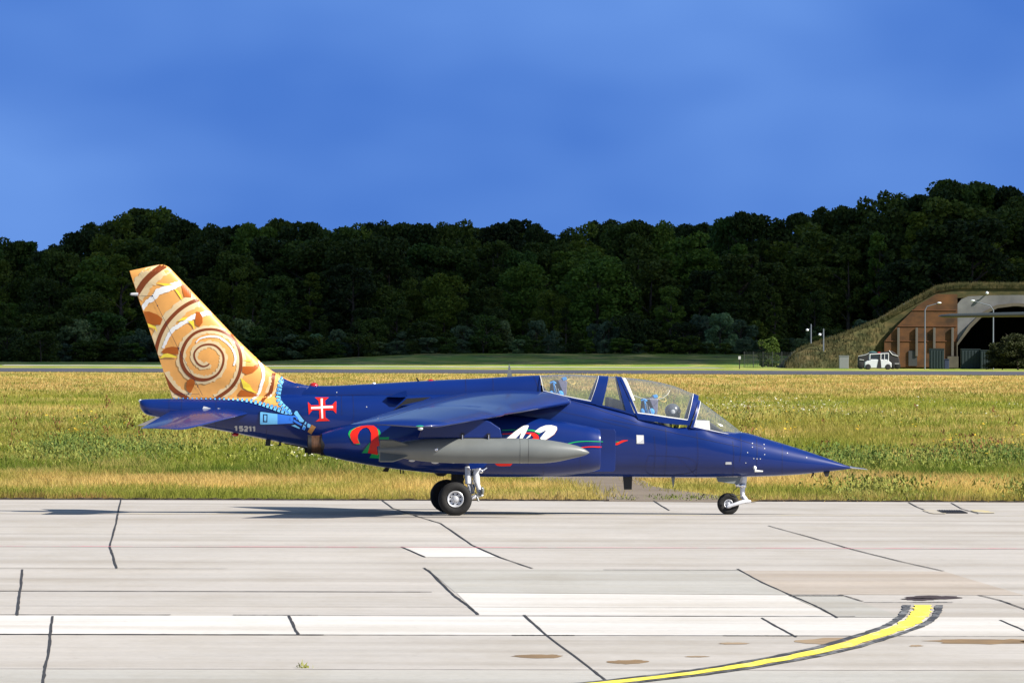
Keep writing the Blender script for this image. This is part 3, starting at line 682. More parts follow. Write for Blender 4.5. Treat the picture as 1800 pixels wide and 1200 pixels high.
# bare patches by the tailplane root
# fin and rudder -------------------------------------------------------
pys = [465.2, 467, 470, 476, 490, 505, 520.5, 540, 560, 593, 615, 638, 652, 663, 673, 680, 692, 706]
lex = np.interp(pys, [465.2, 467, 470, 526, 593, 638, 652, 663, 673, 680, 706], [286, 292, 297.5, 350.7, 413.7, 460, 479, 497, 521, 552, 556])
tex = np.interp(pys, [465.2, 470, 476, 520.5, 608, 692, 706], [279, 256, 227.8, 242, 272.5, 300.5, 303])
hgx = np.interp(pys, [465, 520.5, 692, 706], [240, 268, 354.5, 362])
mbf, mbr = MB(), MB(); rings = []
K1, K2 = 5, 18
for py, l_, t_, h_ in zip(pys, lex, tex, hgx):
    h_ = min(max(h_, t_ + (l_ - t_) * .08), t_ + (l_ - t_) * .45)
    xx = [t_ + (h_ - t_) * k / K1 for k in range(K1)] + [h_ + (l_ - h_) * (math.sin(math.pi / 2 * k / K2)) for k in range(K2 + 1)]
    row = []; ch = (l_ - t_) / 105
    for x in xx:
        u = (l_ - x) / max(l_ - t_, 1e-6); hc = min(.085, .05 * ch) * min(1, (py - 463) / 6)
        tk = hc * 2 * 5 * .2 * (.2969 * math.sqrt(max(u, 0)) - .126 * u - .3516 * u ** 2 + .2843 * u ** 3 - .1036 * u ** 4) * 10
        tk = max(tk * 1.0, .004 if u > .01 else .0)
        row.append((pix(x, py), tk))
    rings.append(row)
nk = len(rings[0])
for i in range(len(rings) - 1):
    for k in range(nk - 1):
        tgt = mbr if (k < K1 and 520 <= pys[i] and pys[i + 1] <= 692.5) else mbf
        for s_ in (-1, 1):
            q = []
            for (ii, kk) in ((i, k), (i, k + 1), (i + 1, k + 1), (i + 1, k)):
                p_, tk = rings[ii][kk]; q.append((p_.x, s_ * tk, p_.z))
            tgt.add(q, [(0, 1, 2, 3)])
for i in range(len(rings) - 1):      # trailing edge closing strip
    tgt = mbr if (520 <= pys[i] and pys[i + 1] <= 692.5) else mbf
    a, ta = rings[i][0]; b, tb = rings[i + 1][0]
    tgt.add([(a.x, -ta, a.z), (a.x, ta, a.z), (b.x, tb, b.z), (b.x, -tb, b.z)], [(0, 1, 2, 3)])
for i_, f_ in enumerate(mbf.f):
    cxm = sum(mbf.v[j][0] for j in f_) / 4
    if cxm > pix(512, 680).x: mbf.m[i_] = 1
fin = mbf.build('tail_fin', [M['orange'], M['blue']], jet, smooth=50); rud = mbr.build('rudder', M['orange'], jet, smooth=50)

# ---------------------------------------------------------------- decals
def bvh_of(objs):
    V, Fc = [], []
    for o in objs:
        b = len(V); V += [v.co.copy() for v in o.data.vertices]; Fc += [tuple(b + i for i in f.vertices) for f in o.data.polygons]
    return BVHTree.FromPolygons(V, Fc)
T_body = bvh_of([fus, spine, fin, rud, nac]); T_nac = bvh_of([nac, fus]); T_fin = bvh_of([fin, rud, spine, fus])
def pip(pt, poly):
    x, y = pt; c = False; j = len(poly) - 1
    for i in range(len(poly)):
        xi, yi = poly[i]; xj, yj = poly[j]
        if (yi > y) != (yj > y) and x < (xj - xi) * (y - yi) / (yj - yi) + xi: c = not c
        j = i
    return c
def clip(poly, planes):
    for (a, b, c) in planes:            # keep a*x+b*y+c >= 0
        o = []; n = len(poly)
        for i in range(n):
            p_, q = poly[i], poly[(i + 1) % n]; dp = a * p_[0] + b * p_[1] + c; dq = a * q[0] + b * q[1] + c
            if dp >= 0: o.append(p_)
            if (dp >= 0) != (dq >= 0): t = dp / (dp - dq); o.append((p_[0] + (q[0] - p_[0]) * t, p_[1] + (q[1] - p_[1]) * t))
        poly = o
        if len(poly) < 3: return []
    return poly
def side(p0, p1):        # half plane to the right-hand side of p0->p1 in pixel space (y down): keep interior point sign
    (x0, y0), (x1, y1) = p0, p1; a, b = -(y1 - y0), (x1 - x0); return (a, b, -(a * x0 + b * y0))
FINCLIP = [side((228.4, 476), (301, 692)), side((297, 470.8), (479, 652.4)), (0, -1, 700), side((228, 477), (279, 465.8))]
FINCLIP = [pl if (pl[0] * 330 + pl[1] * 620 + pl[2]) > 0 else tuple(-q for q in pl) for pl in FINCLIP]
class Decal:
    def __init__(s, tree): s.mb = MB(); s.tree = tree; s.mats = []; 
    def mi(s, key):
        if key not in s.mats: s.mats.append(key)
        s.mb.mi = s.mats.index(key)
    def pt(s, x, y, layer):
        d = lray(x, y); h, nrm, _, _ = s.tree.ray_cast(CL, d)
        if h is None: return None
        if nrm.dot(d) > 0: nrm = -nrm
        return h + nrm * (.004 + .0011 * layer)
    def poly(s, pts, key, layer=0, step=3.0, planes=None):
        if planes: pts = clip(list(pts), planes)
        if len(pts) < 3: return
        s.mi(key); P = []
        for a, b in zip(pts, list(pts[1:]) + [pts[0]]):
            n = max(1, int(math.hypot(b[0] - a[0], b[1] - a[1]) / step)); P += [(a[0] + (b[0] - a[0]) * k / n, a[1] + (b[1] - a[1]) * k / n) for k in range(n)]
        n = len(P); xs_ = [q[0] for q in P]; ys_ = [q[1] for q in P]; G = []
        y = min(ys_) + step * .6
        while y < max(ys_):
            x = min(xs_) + step * .6
            while x < max(xs_):
                if pip((x, y), P): G.append((x, y))
                x += step
            y += step
        vo, eo, fo, *_ = delaunay_2d_cdt([Vector(q) for q in P + G], [], [list(range(n))], 1, 1e-4)
        H = [s.pt(v.x, v.y, layer) for v in vo]; idx = {}; V = []
        for i, h in enumerate(H):
            if h is not None: idx[i] = len(V); V.append(h)
        s.mb.add(V, [tuple(idx[i] for i in f) for f in fo if all(i in idx for i in f)])
    def stroke(s, pts, wd, key, layer=0, planes=None, sub=4, jag=0.0, smooth_=True):
        # Catmull-Rom through pts, width(s) in px
        if not hasattr(wd, '__len__'): wd = [wd] * len(pts)
        P, W = [], []
        n = len(pts)
        for i in range(n - 1):
            p0, p1, p2, p3 = pts[max(i - 1, 0)], pts[i], pts[i + 1], pts[min(i + 2, n - 1)]
            for k in range(sub):
                t = k / sub
                if smooth_: P.append(tuple(.5 * (2 * b + (c - a) * t + (2 * a - 5 * b + 4 * c - d) * t * t + (3 * b - a - 3 * c + d) * t ** 3) for a, b, c, d in zip(p0, p1, p2, p3)))
                else: P.append((p1[0] + (p2[0] - p1[0]) * t, p1[1] + (p2[1] - p1[1]) * t))
                W.append(wd[i] + (wd[i + 1] - wd[i]) * t)
        P.append(pts[-1]); W.append(wd[-1]); Lf, Rt = [], []
        for i in range(len(P)):
            a, b = P[max(i - 1, 0)], P[min(i + 1, len(P) - 1)]; dx, dy = b[0] - a[0], b[1] - a[1]; l = math.hypot(dx, dy) or 1
            j1, j2 = random.uniform(-jag, jag), random.uniform(-jag, jag); w1, w2 = W[i] / 2 + j1, W[i] / 2 + j2
            Lf.append((P[i][0] - dy / l * w1, P[i][1] + dx / l * w1)); Rt.append((P[i][0] + dy / l * w2, P[i][1] - dx / l * w2))
        s.mi(key)
        for i in range(len(P) - 1):
            ns = 3 if W[i] > 7 else (2 if W[i] > 4 else 1); lp = lambda A, B, t: (A[0] + (B[0] - A[0]) * t, A[1] + (B[1] - A[1]) * t); qs = []
            for k in range(ns):
                t0_, t1_ = k / ns, (k + 1) / ns
                q = [lp(Lf[i], Rt[i], t0_), lp(Lf[i + 1], Rt[i + 1], t0_), lp(Lf[i + 1], Rt[i + 1], t1_), lp(Lf[i], Rt[i], t1_)]
                if planes: q = clip(q, planes)
                if len(q) >= 3: qs.append(q)
            for q in qs:
                H = [s.pt(x, y, layer) for x, y in q]
                if all(h is not None for h in H): s.mb.add(H, [tuple(range(len(H)))])
    def build(s, name, parent): return s.mb.build(name, [M[k] for k in s.mats], parent, fix=False)

def Z(ox, oy, sc, pts): return [(ox + x / sc, oy + y / sc) for x, y in pts]
z6 = lambda *p: Z(240, 560, 6.923, p)        # tail close-up coordinates
z1 = lambda *p: Z(220, 440, 4.285, p)
z2 = lambda *p: Z(230, 640, 4.5, p)
z3 = lambda *p: Z(530, 640, 5.453, p)
z4 = lambda *p: Z(800, 640, 5.453, p)
zz2 = lambda *p: Z(480, 640, 7.5, p)
d = Decal(T_fin)
spir = z6((885, 545), (865, 565), (810, 580), (745, 545), (705, 470), (712, 400), (780, 335), (880, 312), (970, 335), (1040, 410), (1060, 500), (1035, 600), (980, 680), (890, 730), (800, 742), (700, 720), (610, 650), (555, 550), (548, 430), (600, 290), (690, 190), (800, 140), (930, 130), (1060, 165), (1170, 240), (1240, 350), (1270, 480), (1262, 620), (1220, 740), (1140, 850), (1010, 945), (960, 975))
sw = [2.2, 2.6, 2.8, 3.0, 3.0, 3.0, 3.2, 3.3, 3.5, 3.6, 3.8, 3.8, 4, 4.6, 5.8, 6.6, 6.6, 6.2, 6, 5.4, 5, 4.6, 4.4, 4.6, 5, 5.2, 5.5, 5.5, 5.6, 6, 6.5, 6.5]
arc2 = [(274, 625)] + z1((235, 740), (265, 640), (320, 540), (400, 455), (480, 400), (555, 370), (640, 345)); 
arc3 = z1((75, 345), (110, 290), (150, 232), (220, 165), (300, 112), (340, 90))
arc4 = z6((330, 655), (350, 715), (400, 800), (470, 880), (570, 940), (640, 975))
band5 = z1((1140, 880), (1125, 925), (1115, 980), (1100, 1050), (1085, 1080), (1055, 1105), (1030, 1140))
for path, wds in ((spir, [w_ + 10 for w_ in sw]), (arc2, 25), (arc3, 32), (arc4, 21)):
    d.stroke(path, wds, 'cream', 0, FINCLIP, sub=5, jag=1.7)
for c_ in (((256, 480), 9), ((262, 500), 7), ((440, 600), 8), ((372, 640), 0)):
    if c_[1]: d.stroke([(c_[0][0] - 10, c_[0][1] + 5), c_[0], (c_[0][0] + 12, c_[0][1] - 3)], c_[1], 'cream', 0, FINCLIP, jag=1.5)
d.stroke(spir, sw, 'brown', 2, FINCLIP, sub=5)
d.stroke(arc2, 6.5, 'brown', 2, FINCLIP, sub=6); d.stroke(arc3, [9.5, 10, 10.5, 10.5, 10, 9], 'brown', 3, FINCLIP, sub=9)
d.stroke(arc4, [2, 6, 8, 8.5, 7.5, 6], 'brown', 2, FINCLIP, sub=5)
# white icing strokes
d.stroke(z1((130, 445), (165, 390), (215, 355), (255, 310), (320, 285), (370, 265), (420, 250)), [6, 7.5, 9, 11, 12, 11, 8], 'white', 3, FINCLIP, sub=6, jag=1.1)
d.stroke(z1((285, 735), (310, 680), (340, 620), (390, 575), (450, 540), (505, 505), (560, 490), (610, 475), (670, 480), (700, 505)), [4, 6, 6.5, 7, 7.5, 8.5, 8.5, 8, 6, 2], 'white', 3, FINCLIP, sub=6, jag=.9)
d.stroke(z6((725, 290), (770, 245), (840, 222), (920, 215), (1010, 230), (1090, 285), (1150, 345), (1190, 420), (1205, 490), (1183, 570)), [2, 2.6, 3, 3.4, 3.6, 3.8, 3.8, 3.6, 3.8, 2.8], 'white', 3, FINCLIP, sub=6, jag=.35)
d.stroke(z6((1478, 500), (1530, 600), (1545, 700), (1520, 800), (1490, 900), (1430, 965)), [4, 5, 5.5, 5.5, 4.5, 4], 'white', 3, None, sub=6, jag=.4)
# russet and yellow shapes
for q in ([(135, 462), (180, 460), (240, 482), (283, 515), (265, 562), (205, 560), (160, 545)], [(420, 245), (450, 262), (500, 318), (497, 355), (445, 352), (432, 310)],
          [(535, 462), (560, 465), (582, 500), (583, 545), (558, 577), (530, 560), (525, 520)], [(790, 625), (830, 650), (828, 662), (800, 645)]):
    d.poly(z1(*q), 'rust', 4, 3, FINCLIP)
for q in ([(298, 405), (360, 355), (430, 340), (515, 348), (510, 432), (440, 432), (370, 425), (320, 418)], [(650, 728), (705, 745), (712, 775), (690, 840), (655, 905), (615, 880), (602, 820), (615, 755)],
          [(1290, 580), (1420, 582), (1440, 565), (1498, 552), (1480, 600), (1420, 655), (1340, 680), (1282, 655)], [(1235, 915), (1275, 862), (1350, 885), (1480, 930), (1450, 945), (1240, 945)]):
    d.poly(z6(*q), 'rust', 4, 3, None)
for q in ([(232, 245), (300, 248), (365, 258), (300, 268)], [(370, 290), (395, 300), (418, 335), (435, 385), (400, 335)], [(160, 545), (230, 572), (243, 615), (218, 585), (170, 575)],
          [(395, 535), (430, 508), (475, 500), (450, 525)], [(470, 530), (515, 530), (525, 600), (505, 565)], [(885, 828), (940, 825), (968, 800), (985, 808), (950, 842)]):
    d.poly(z1(*q), 'yellow', 5, 2.5, FINCLIP)
for q in ([(282, 485), (325, 432), (375, 420), (430, 435), (505, 468), (440, 472), (350, 468)], [(1265, 715), (1340, 775), (1380, 800), (1415, 870), (1485, 912), (1350, 872), (1300, 840)]):
    d.poly(z6(*q), 'yellow', 5, 3, None)
# rudder hinge line, tip line and fittings
for pth in (z1((100, 343), (208, 343), (400, 738), (583, 1090)), z1((340, 1080), (560, 1082))): d.stroke(pth, .55, 'navy', 6, None, sub=8, smooth_=False)
for c_ in ((268, 520), (277, 537), (314.5, 612), (347.8, 679), (331, 692)):
    d.poly([(c_[0] + 1.3 * math.cos(k), c_[1] + 1.3 * math.sin(k)) for k in (0, 1, 2, 3.1, 4.1, 5.2)], 'navy', 7, 2)
d.build('fin_artwork', fin)

# zip fastener artwork: the orange cloth reaching onto the fuselage, teeth and slider
T_zip = bvh_of([fin, rud, spine, fus, nac])
d = Decal(T_zip)
lowz = [(297, 700.3), (330, 700.2), (360, 700.5), (390, 701), (415, 702), (440, 705), (458, 709.5), (475, 714.5), (492, 720.5), (506, 725.5), (512, 729)]
upz = [(497.5, 664.5), (493, 673), (491.5, 682), (489.5, 692), (489, 698), (491, 706), (497, 713), (504, 719), (511, 726)]
d.poly([(497.5, 664.5), (508, 669.5), (521, 674), (552, 680.5), (556, 690), (556, 707)] + [(540, 712), (520, 724)] + upz[::-1][:-1], 'blue', 1, 3)
d.poly([(340, 697.5), (440, 697), (460, 680), (478, 660), (484, 655.2), (497.5, 664.5)] + upz[1:] + lowz[::-1][1:-3], 'orange', 0, 3)
d.stroke(z1((1120, 925), (1100, 1050), (1085, 1080), (1055, 1105), (1030, 1140)), [6.2, 6.4, 6.2, 6.2, 5], 'brown', 2, None, sub=5)
d.stroke([(475, 662), (474, 675), (468, 690)], 5, 'cream', 1, None, jag=.5); d.stroke([(491, 664), (485, 685), (470, 700)], 3.5, 'cream', 1, None, jag=.4)
d.poly(z6((1480, 930), (1400, 975), (1430, 985), (1490, 955)), 'white', 3, 2.5)
def along(P, s):
    for a, b in zip(P[:-1], P[1:]):
        l = math.hypot(b[0] - a[0], b[1] - a[1])
        if s <= l: return (a[0] + (b[0] - a[0]) * s / l, a[1] + (b[1] - a[1]) * s / l), ((b[0] - a[0]) / l, (b[1] - a[1]) / l)
        s -= l
    return None, None
def teeth(P, stepf, size, sgn):
    s = 1.0
    while True:
        c_, t = along(P, s)
        if c_ is None: break
        z = size(s); nx_, ny_ = t[1] * sgn, -t[0] * sgn
        def q(u, v, k=1): return (c_[0] + t[0] * u * z * k + nx_ * v * z * k, c_[1] + t[1] * u * z * k + ny_ * v * z * k)
        body = [(-2.3, -3.4), (2.3, -3.4), (1.9, .2), (2.4, 1.8), (1.5, 3.6), (-1.5, 3.6), (-2.4, 1.8), (-1.9, .2)]
        d.poly([q(u, v, 1.2) for u, v in body], 'navy', 4, 6); d.poly([q(u, v) for u, v in body], 'cyan' , 5, 6)
        d.poly([q(u, v) for u, v in [(-1.3, .8), (1.3, .8), (1.0, 2.8), (-1.0, 2.8)]], 'azure', 6, 6)
        s += stepf(s)
teeth(lowz, lambda s: 8.0 if s < 160 else 7.0, lambda s: .40 + .75 * min(1, (s / 200) ** 1.5), 1)
teeth(upz, lambda s: 6.6, lambda s: 1.15, -1)
# pull tab
d.poly(z2((1018, 372), (1030, 370), (1290, 402), (1310, 410), (1310, 440), (1290, 472), (1150, 478), (1025, 482), (1016, 470)), 'navy', 6, 4)
d.poly(z2((1024, 379), (1032, 377), (1160, 393), (1160, 472), (1028, 475), (1022, 468)), 'cyan', 7, 4); d.poly(z2((1160, 393), (1285, 409), (1300, 425), (1285, 466), (1160, 472)), 'azure', 7, 4)
d.poly(z2((1046, 393), (1082, 395), (1080, 457), (1046, 455)), 'navy', 8, 4); d.poly(z2((1054, 402), (1074, 404), (1072, 448), (1054, 446)), 'cyan', 9, 4)
# slider
d.poly(zz2((268, 645), (290, 612), (320, 608), (345, 640), (375, 680), (400, 710), (430, 735), (400, 780), (370, 800), (345, 850), (235, 803), (270, 770)), 'navy', 8, 3)
d.poly(zz2((275, 648), (296, 618), (318, 616), (338, 648), (368, 690), (395, 722), (412, 740), (395, 762), (350, 755), (320, 700)), 'cyan', 9, 3)
d.poly(zz2((240, 803), (290, 795), (355, 835), (345, 846)), 'cyan', 9, 3)
d.stroke(zz2((235, 735), (240, 700), (275, 685), (310, 700), (318, 730)), 3, 'azure', 10, None, sub=5)
d.stroke(zz2((270, 735), (300, 755), (355, 785), (380, 800)), 5.2, 'navy', 10, None); d.stroke(zz2((272, 735), (300, 755), (355, 785), (378, 798)), 3.6, 'azure', 11, None)
for q in (((428, 752), (443, 765), (430, 795), (412, 785)), ((402, 795), (425, 812), (433, 830), (415, 865), (383, 850)), ((460, 775), (500, 795), (485, 835), (455, 828), (450, 800))):
    d.poly(zz2(*q), 'cyan', 9, 3); 
d.poly(zz2((408, 818), (428, 830), (415, 862), (388, 848)), 'azure', 10, 3)
d.poly(zz2((512, 792), (566, 825), (505, 920), (455, 885)), 'tan', 8, 3)
d.build('zip_artwork', jet)
# cross emblem
d = Decal(T_zip)
d.poly(zz2((550, 440), (735, 440), (685, 480), (690, 542), (778, 538), (822, 492), (835, 495), (833, 650), (790, 606), (688, 606), (692, 700), (750, 744), (562, 752), (612, 712), (606, 606), (520, 605), (470, 665), (460, 500), (505, 542), (606, 540), (600, 482)), 'red', 2, 3)
d.poly(zz2((628, 456), (655, 456), (655, 553), (790, 550), (792, 577), (656, 580), (662, 712), (638, 714), (632, 584), (503, 590), (501, 564), (630, 558)), 'white', 4, 3)
d.build('cross_emblem', jet)
# serial number
def glyph(ch, x, y, s, wd):
    G = {'1': [[(.15, .25), (.55, 0), (.55, 1)]], '5': [[(.95, .07), (.12, .07), (.1, .45), (.6, .42), (.92, .6), (.85, .85), (.5, .96), (.05, .88)]],
         '2': [[(.08, .22), (.3, .06), (.7, .06), (.92, .26), (.8, .48), (.3, .72), (.08, .93), (.95, .93)]]}
    for st__ in G[ch]: d.stroke([(x + a * s[0], y + b * s[1]) for a, b in st__], wd, 'lgrey', 2, None, sub=3, smooth_=False)
d = Decal(T_zip)
for ch, x, y in (('1', 412.0, 748.3), ('5', 420.8, 748.5), ('2', 429.2, 748.8), ('1', 437, 749), ('1', 443.6, 749.2)): glyph(ch, x, y, (6.6, 8.2), 2.9)
d.build('serial_number', jet)
# emblem "2K" on the rear nacelle and lettering on the intake
d = Decal(T_nac)
za = lambda *p: Z(600, 730, 9.0, p)
d.poly(za((300, 455), (235, 455), (160, 400), (108, 300), (125, 245), (200, 205), (300, 170), (240, 300)), 'green', 2, 3)
d.poly(za((200, 445), (150, 370), (138, 300), (170, 240), (240, 195), (330, 170), (420, 162), (510, 165), (560, 200), (585, 260), (592, 340), (588, 400), (720, 400), (735, 410), (680, 450), (560, 490), (580, 620), (420, 590), (440, 520), (470, 420), (470, 280), (440, 215), (400, 190), (340, 205), (290, 250), (262, 310), (262, 380), (290, 440)), 'red', 4, 3)
d.poly(za((570, 205), (610, 240), (622, 290), (600, 340), (590, 345), (585, 260)), 'green', 5, 3)
d.poly(za((600, 345), (760, 340), (740, 400), (590, 405)), 'green', 3, 3); d.poly(za((325, 590), (455, 420), (440, 520), (415, 592)), 'green', 3, 3); d.poly(za((445, 665), (490, 590), (600, 600), (640, 680)), 'green', 3, 3)
d.poly(za((1365, 340), (1378, 322), (1392, 324), (1378, 342)), 'white', 3, 3); d.poly(za((1400, 340), (1415, 322), (1438, 324), (1424, 342)), 'white', 3, 3)
d.build('rear_lettering', nac)
d = Decal(T_nac)
zb4 = lambda *p: Z(860, 730, 6.667, p)
d.stroke(zb4((150, 175), (300, 170), (450, 172), (530, 182), (590, 215)), [1.2, 1.4, 2, 3, 3], 'green', 4, None, sub=5)
d.stroke(zb4((150, 218), (300, 210), (450, 208), (520, 225), (555, 265), (500, 300)), [1.2, 1.5, 2, 7, 9, 7], 'red', 4, None, sub=5)
d.poly(zb4((200, 270), (300, 190), (380, 125), (455, 118), (462, 128), (430, 200), (385, 280), (350, 280), (375, 200), (300, 280)), 'white', 6, 3)
d.stroke(zb4((190, 268), (310, 180), (390, 124)), .6, 'navy', 7, None)
d.poly(zb4((530, 190), (590, 145), (660, 120), (730, 118), (790, 135), (795, 165), (760, 220), (700, 262), (655, 290), (610, 285), (595, 265), (650, 200), (670, 170), (600, 205)), 'white', 6, 3)
d.stroke(zb4((796, 165), (762, 222), (702, 264), (656, 291)), .8, 'brown', 7, None)
d.poly(zb4((490, 215), (460, 240), (420, 280), (480, 250)), 'white', 6, 3)
d.stroke(zb4((880, 345), (940, 327), (1030, 308), (1150, 302), (1300, 306), (1530, 308)), [2, 1.9, 1.7, 1.3, 1.2, 1.1], 'green', 3, None, sub=6)
d.stroke(zb4((1040, 380), (1100, 372), (1200, 366), (1300, 368), (1400, 356), (1500, 330), (1560, 302), (1625, 290)), [1.4, 1.6, 1.8, 2.2, 2.5, 4, 3.6, .6], 'red', 4, None, sub=6)
d.poly(Z(800, 640, 5.453, [(380, 950), (550, 950), (530, 972), (440, 975), (400, 968)]), 'red', 3, 3)
d.build('intake_lettering', jet)
# panels, stencils, panel lines
d = Decal(T_zip)
d.poly([(1118.5, 764), (1131.5, 764.5), (1132, 779.5), (1119, 779.5)], 'lgrey', 1, 3); d.poly([(1120, 765.5), (1130.5, 766), (1130.5, 772), (1127, 774), (1120.2, 778)], 'white', 2, 3)
d.poly([(1275.5, 811.5), (1285.5, 811.5), (1286, 815.8), (1275, 815.8)], 'lgrey', 1, 3)
for c_ in ((1322.5, 779), (1322.5, 785.5), (1343, 781), (1344, 788), (1344, 798.5), (1325, 805.5), (1330.6, 806), (1336.5, 806), (1311, 813), (1314, 795), (1384, 796), (1418, 804), (592, 689.5), (644.5, 715)):
    d.poly([(c_[0] + 1.0 * math.cos(k), c_[1] + 1.0 * math.sin(k)) for k in (0, 1.05, 2.1, 3.14, 4.2, 5.2)], 'lgrey', 1, 4)
for pth in ([(818, 667), (819, 678), (819, 688)], [(866, 664), (867, 676), (866.5, 688)], [(938, 661), (944, 675), (948, 690)], [(1288, 775), (1290, 800), (1288, 838)], [(1150, 765), (1152, 800), (1148, 836)], [(560, 695), (700, 693.5)],
            [(1302, 766), (1303, 790), (1300, 812)], [(1240, 757), (1290, 770), (1340, 785)], [(620, 694), (622, 730), (618, 745)], [(297, 702), (297.5, 718), (297, 737)], [(1000, 703), (1060, 722), (1120, 742)], [(1190, 800), (1225, 838)], [(965, 690), (967, 716), (1040, 735), (1108, 752)],
            [(1170, 752), (1172, 790), (1168, 837)], [(1225, 760), (1227, 800), (1223, 838)], [(1330, 770), (1331, 800), (1328, 836)], [(1375, 780), (1375, 834)], [(600, 695), (601, 730)], [(470, 700), (468, 772)], [(380, 702), (379, 753)], [(320, 702), (319, 720)], [(1140, 800), (1215, 806), (1215, 830), (1140, 832), (1140, 800)], [(1060, 735), (1160, 755), (1300, 785)],
            [(1020, 790), (1020, 832)], [(955, 816), (955, 836)]):
    d.stroke(pth, .5, 'line', 1, None, sub=8)
for x, y in ((360, 716), (366, 718), (385, 719)): d.poly([(x - 4, y + 2), (x - 2, y - 2), (x + 3, y - 1), (x + 8, y + 1), (x + 5, y + 3)], 'lgrey', 1, 3)
d.build('stencils', jet)
# ---------------------------------------------------------------- canopies
def canopy_fn(S):
    # S: list of (sill px,py, top px,py, half width)
    A = [(pix(a, b, -.3), pix(c_, d_, 0), h) for a, b, c_, d_, h in S]; n = len(A); U = np.linspace(0, 1, n)
    arrs = [[s[0].x for s in A], [s[0].z for s in A], [s[1].x for s in A], [s[1].z for s in A], [s[2] for s in A]]
    def fnc(u, a, off=0.0):
        sx_, sz_, tx_, tz_, h = [float(pchip(U, r, np.array([u]))[0]) if n > 2 else r[0] + (r[1] - r[0]) * u for r in arrs]
        e = math.sin(a) ** .92; y = -h * math.copysign(abs(math.cos(a)) ** .95, math.cos(a))
        H = max(tz_ - sz_, .05)
        return Vector((sx_ + (tx_ - sx_) * e, y * (1 + off / max(h, .1)), sz_ + (tz_ - sz_) * e + off * math.sin(a)))
    return fnc
def patch(fnc, u0, u1, a0, a1, nu, na, off=0.0, thick=None, mb=None):
    mb = mb or MB(); G = [[fnc(u0 + (u1 - u0) * i / nu, a0 + (a1 - a0) * j / na, off) for j in range(na + 1)] for i in range(nu + 1)]
    V = [p_ for r in G for p_ in r]; k = na + 1; Fc = [(i * k + j, i * k + j + 1, (i + 1) * k + j + 1, (i + 1) * k + j) for i in range(nu) for j in range(na)]
    if thick:
        G2 = [[fnc(u0 + (u1 - u0) * i / nu, a0 + (a1 - a0) * j / na, off - thick) for j in range(na + 1)] for i in range(nu + 1)]
        b = len(V); V += [p_ for r in G2 for p_ in r]; Fc += [tuple(b + q for q in f[::-1]) for f in Fc]
        E = [i * k for i in range(nu + 1)], [i * k + na for i in range(nu + 1)], list(range(k)), [nu * k + j for j in range(k)]
        for e in E:
            for a, c_ in zip(e[:-1], e[1:]): Fc.append((a, c_, b + c_, b + a))
    mb.add(V, Fc); return mb
def canopy(name, S, arches, sill, seals=True, nu=26):
    f = canopy_fn(S); o = patch(f, 0, 1, 0.02, math.pi - .02, nu, 30).build(name, M['glass'], jet, smooth=60)
    fb = MB(); sb = MB()
    for (u0, u1) in arches: patch(f, u0, u1, 0, math.pi, 2, 34, .012, .03, fb)
    if sill:
        patch(f, 0, 1, 0, sill, nu, 3, .012, .03, fb); patch(f, 0, 1, math.pi - sill, math.pi, nu, 3, .012, .03, fb)
    if arches or sill: fb.build('canopy_frame', M['blue'], o, smooth=40)
    if seals:
        e = .007
        u0 = max([a[1] for a in arches if a[0] < .3] + [0]); u1 = min([a[0] for a in arches if a[0] > .5] + [1])
        patch(f, u0, u0 + e, sill, math.pi - sill, 1, 34, .010, .012, sb); patch(f, u1 - e, u1, sill, math.pi - sill, 1, 34, .010, .012, sb)
        for a in (sill, math.pi - sill - .024): patch(f, u0, u1, a, a + .024, nu, 1, .010, .012, sb)
        sb.build('window_seal', M['white'], o, smooth=40)
    return o, f
rc, frc = canopy('rear_canopy', [(955, 689, 948, 659.8, .34), (1000, 701, 1000, 658.0, .36), (1043, 710, 1061, 661.5, .37)], [(.93, 1.06)], .06)
qc, fqc = canopy('inner_windscreen', [(1052, 713, 1067, 661.6, .37), (1080, 720, 1077, 661.6, .375), (1112, 729, 1084, 662, .38)], [(-.08, .10), (.82, 1.06)], .04, seals=False)
fc, ffc = canopy('front_canopy', [(1122, 737, 1087.5, 662.8, .385), (1150, 741, 1132, 667.2, .385), (1180, 745, 1177, 676.3, .38), (1211, 747, 1227, 695.5, .37)], [(-.01, .035), (.945, 1.005)], .13)
ws, fws = canopy('windscreen', [(1214, 752, 1227.5, 703, .375), (1245, 758, 1253, 721.5, .33), (1275, 763, 1280, 741.5, .255), (1305, 767.5, 1303, 759.5, .10)], [(-.01, .04)], .05)
mb = MB()
patch(ffc, .055, .085, .45, 2.69, 2, 24, .0, .012, mb); 
mb.build('canopy_bracket', M['white'], fc)
mb = MB(); P = [ffc(u, a, -.01) for u, a in ((.1, .62), (.2, .55), (.3, .54), (.45, .57), (.55, .66), (.62, .82), (.66, 1.05))]; mb.tube(P, .0035, 6)
P = [ffc(u, math.pi - a, -.01) for u, a in ((.1, .62), (.2, .55), (.3, .54), (.45, .57), (.55, .66), (.62, .82), (.66, 1.05))]; mb.tube(P, .0035, 6); mb.build('canopy_white_arc', M['white'], fc)  # thin white arcs just inside the front canopy, one per side
mb = MB(); a_, b_ = pix(1241, 740, -.33), pix(1267, 757, -.33)
mb.prism([pix(1222.5, 738, -.345), pix(1247, 739, -.345), pix(1248.5, 756, -.345), pix(1222, 752, -.345)], (0, -.006, 0)); mb.build('white_panel', M['white'], ws)
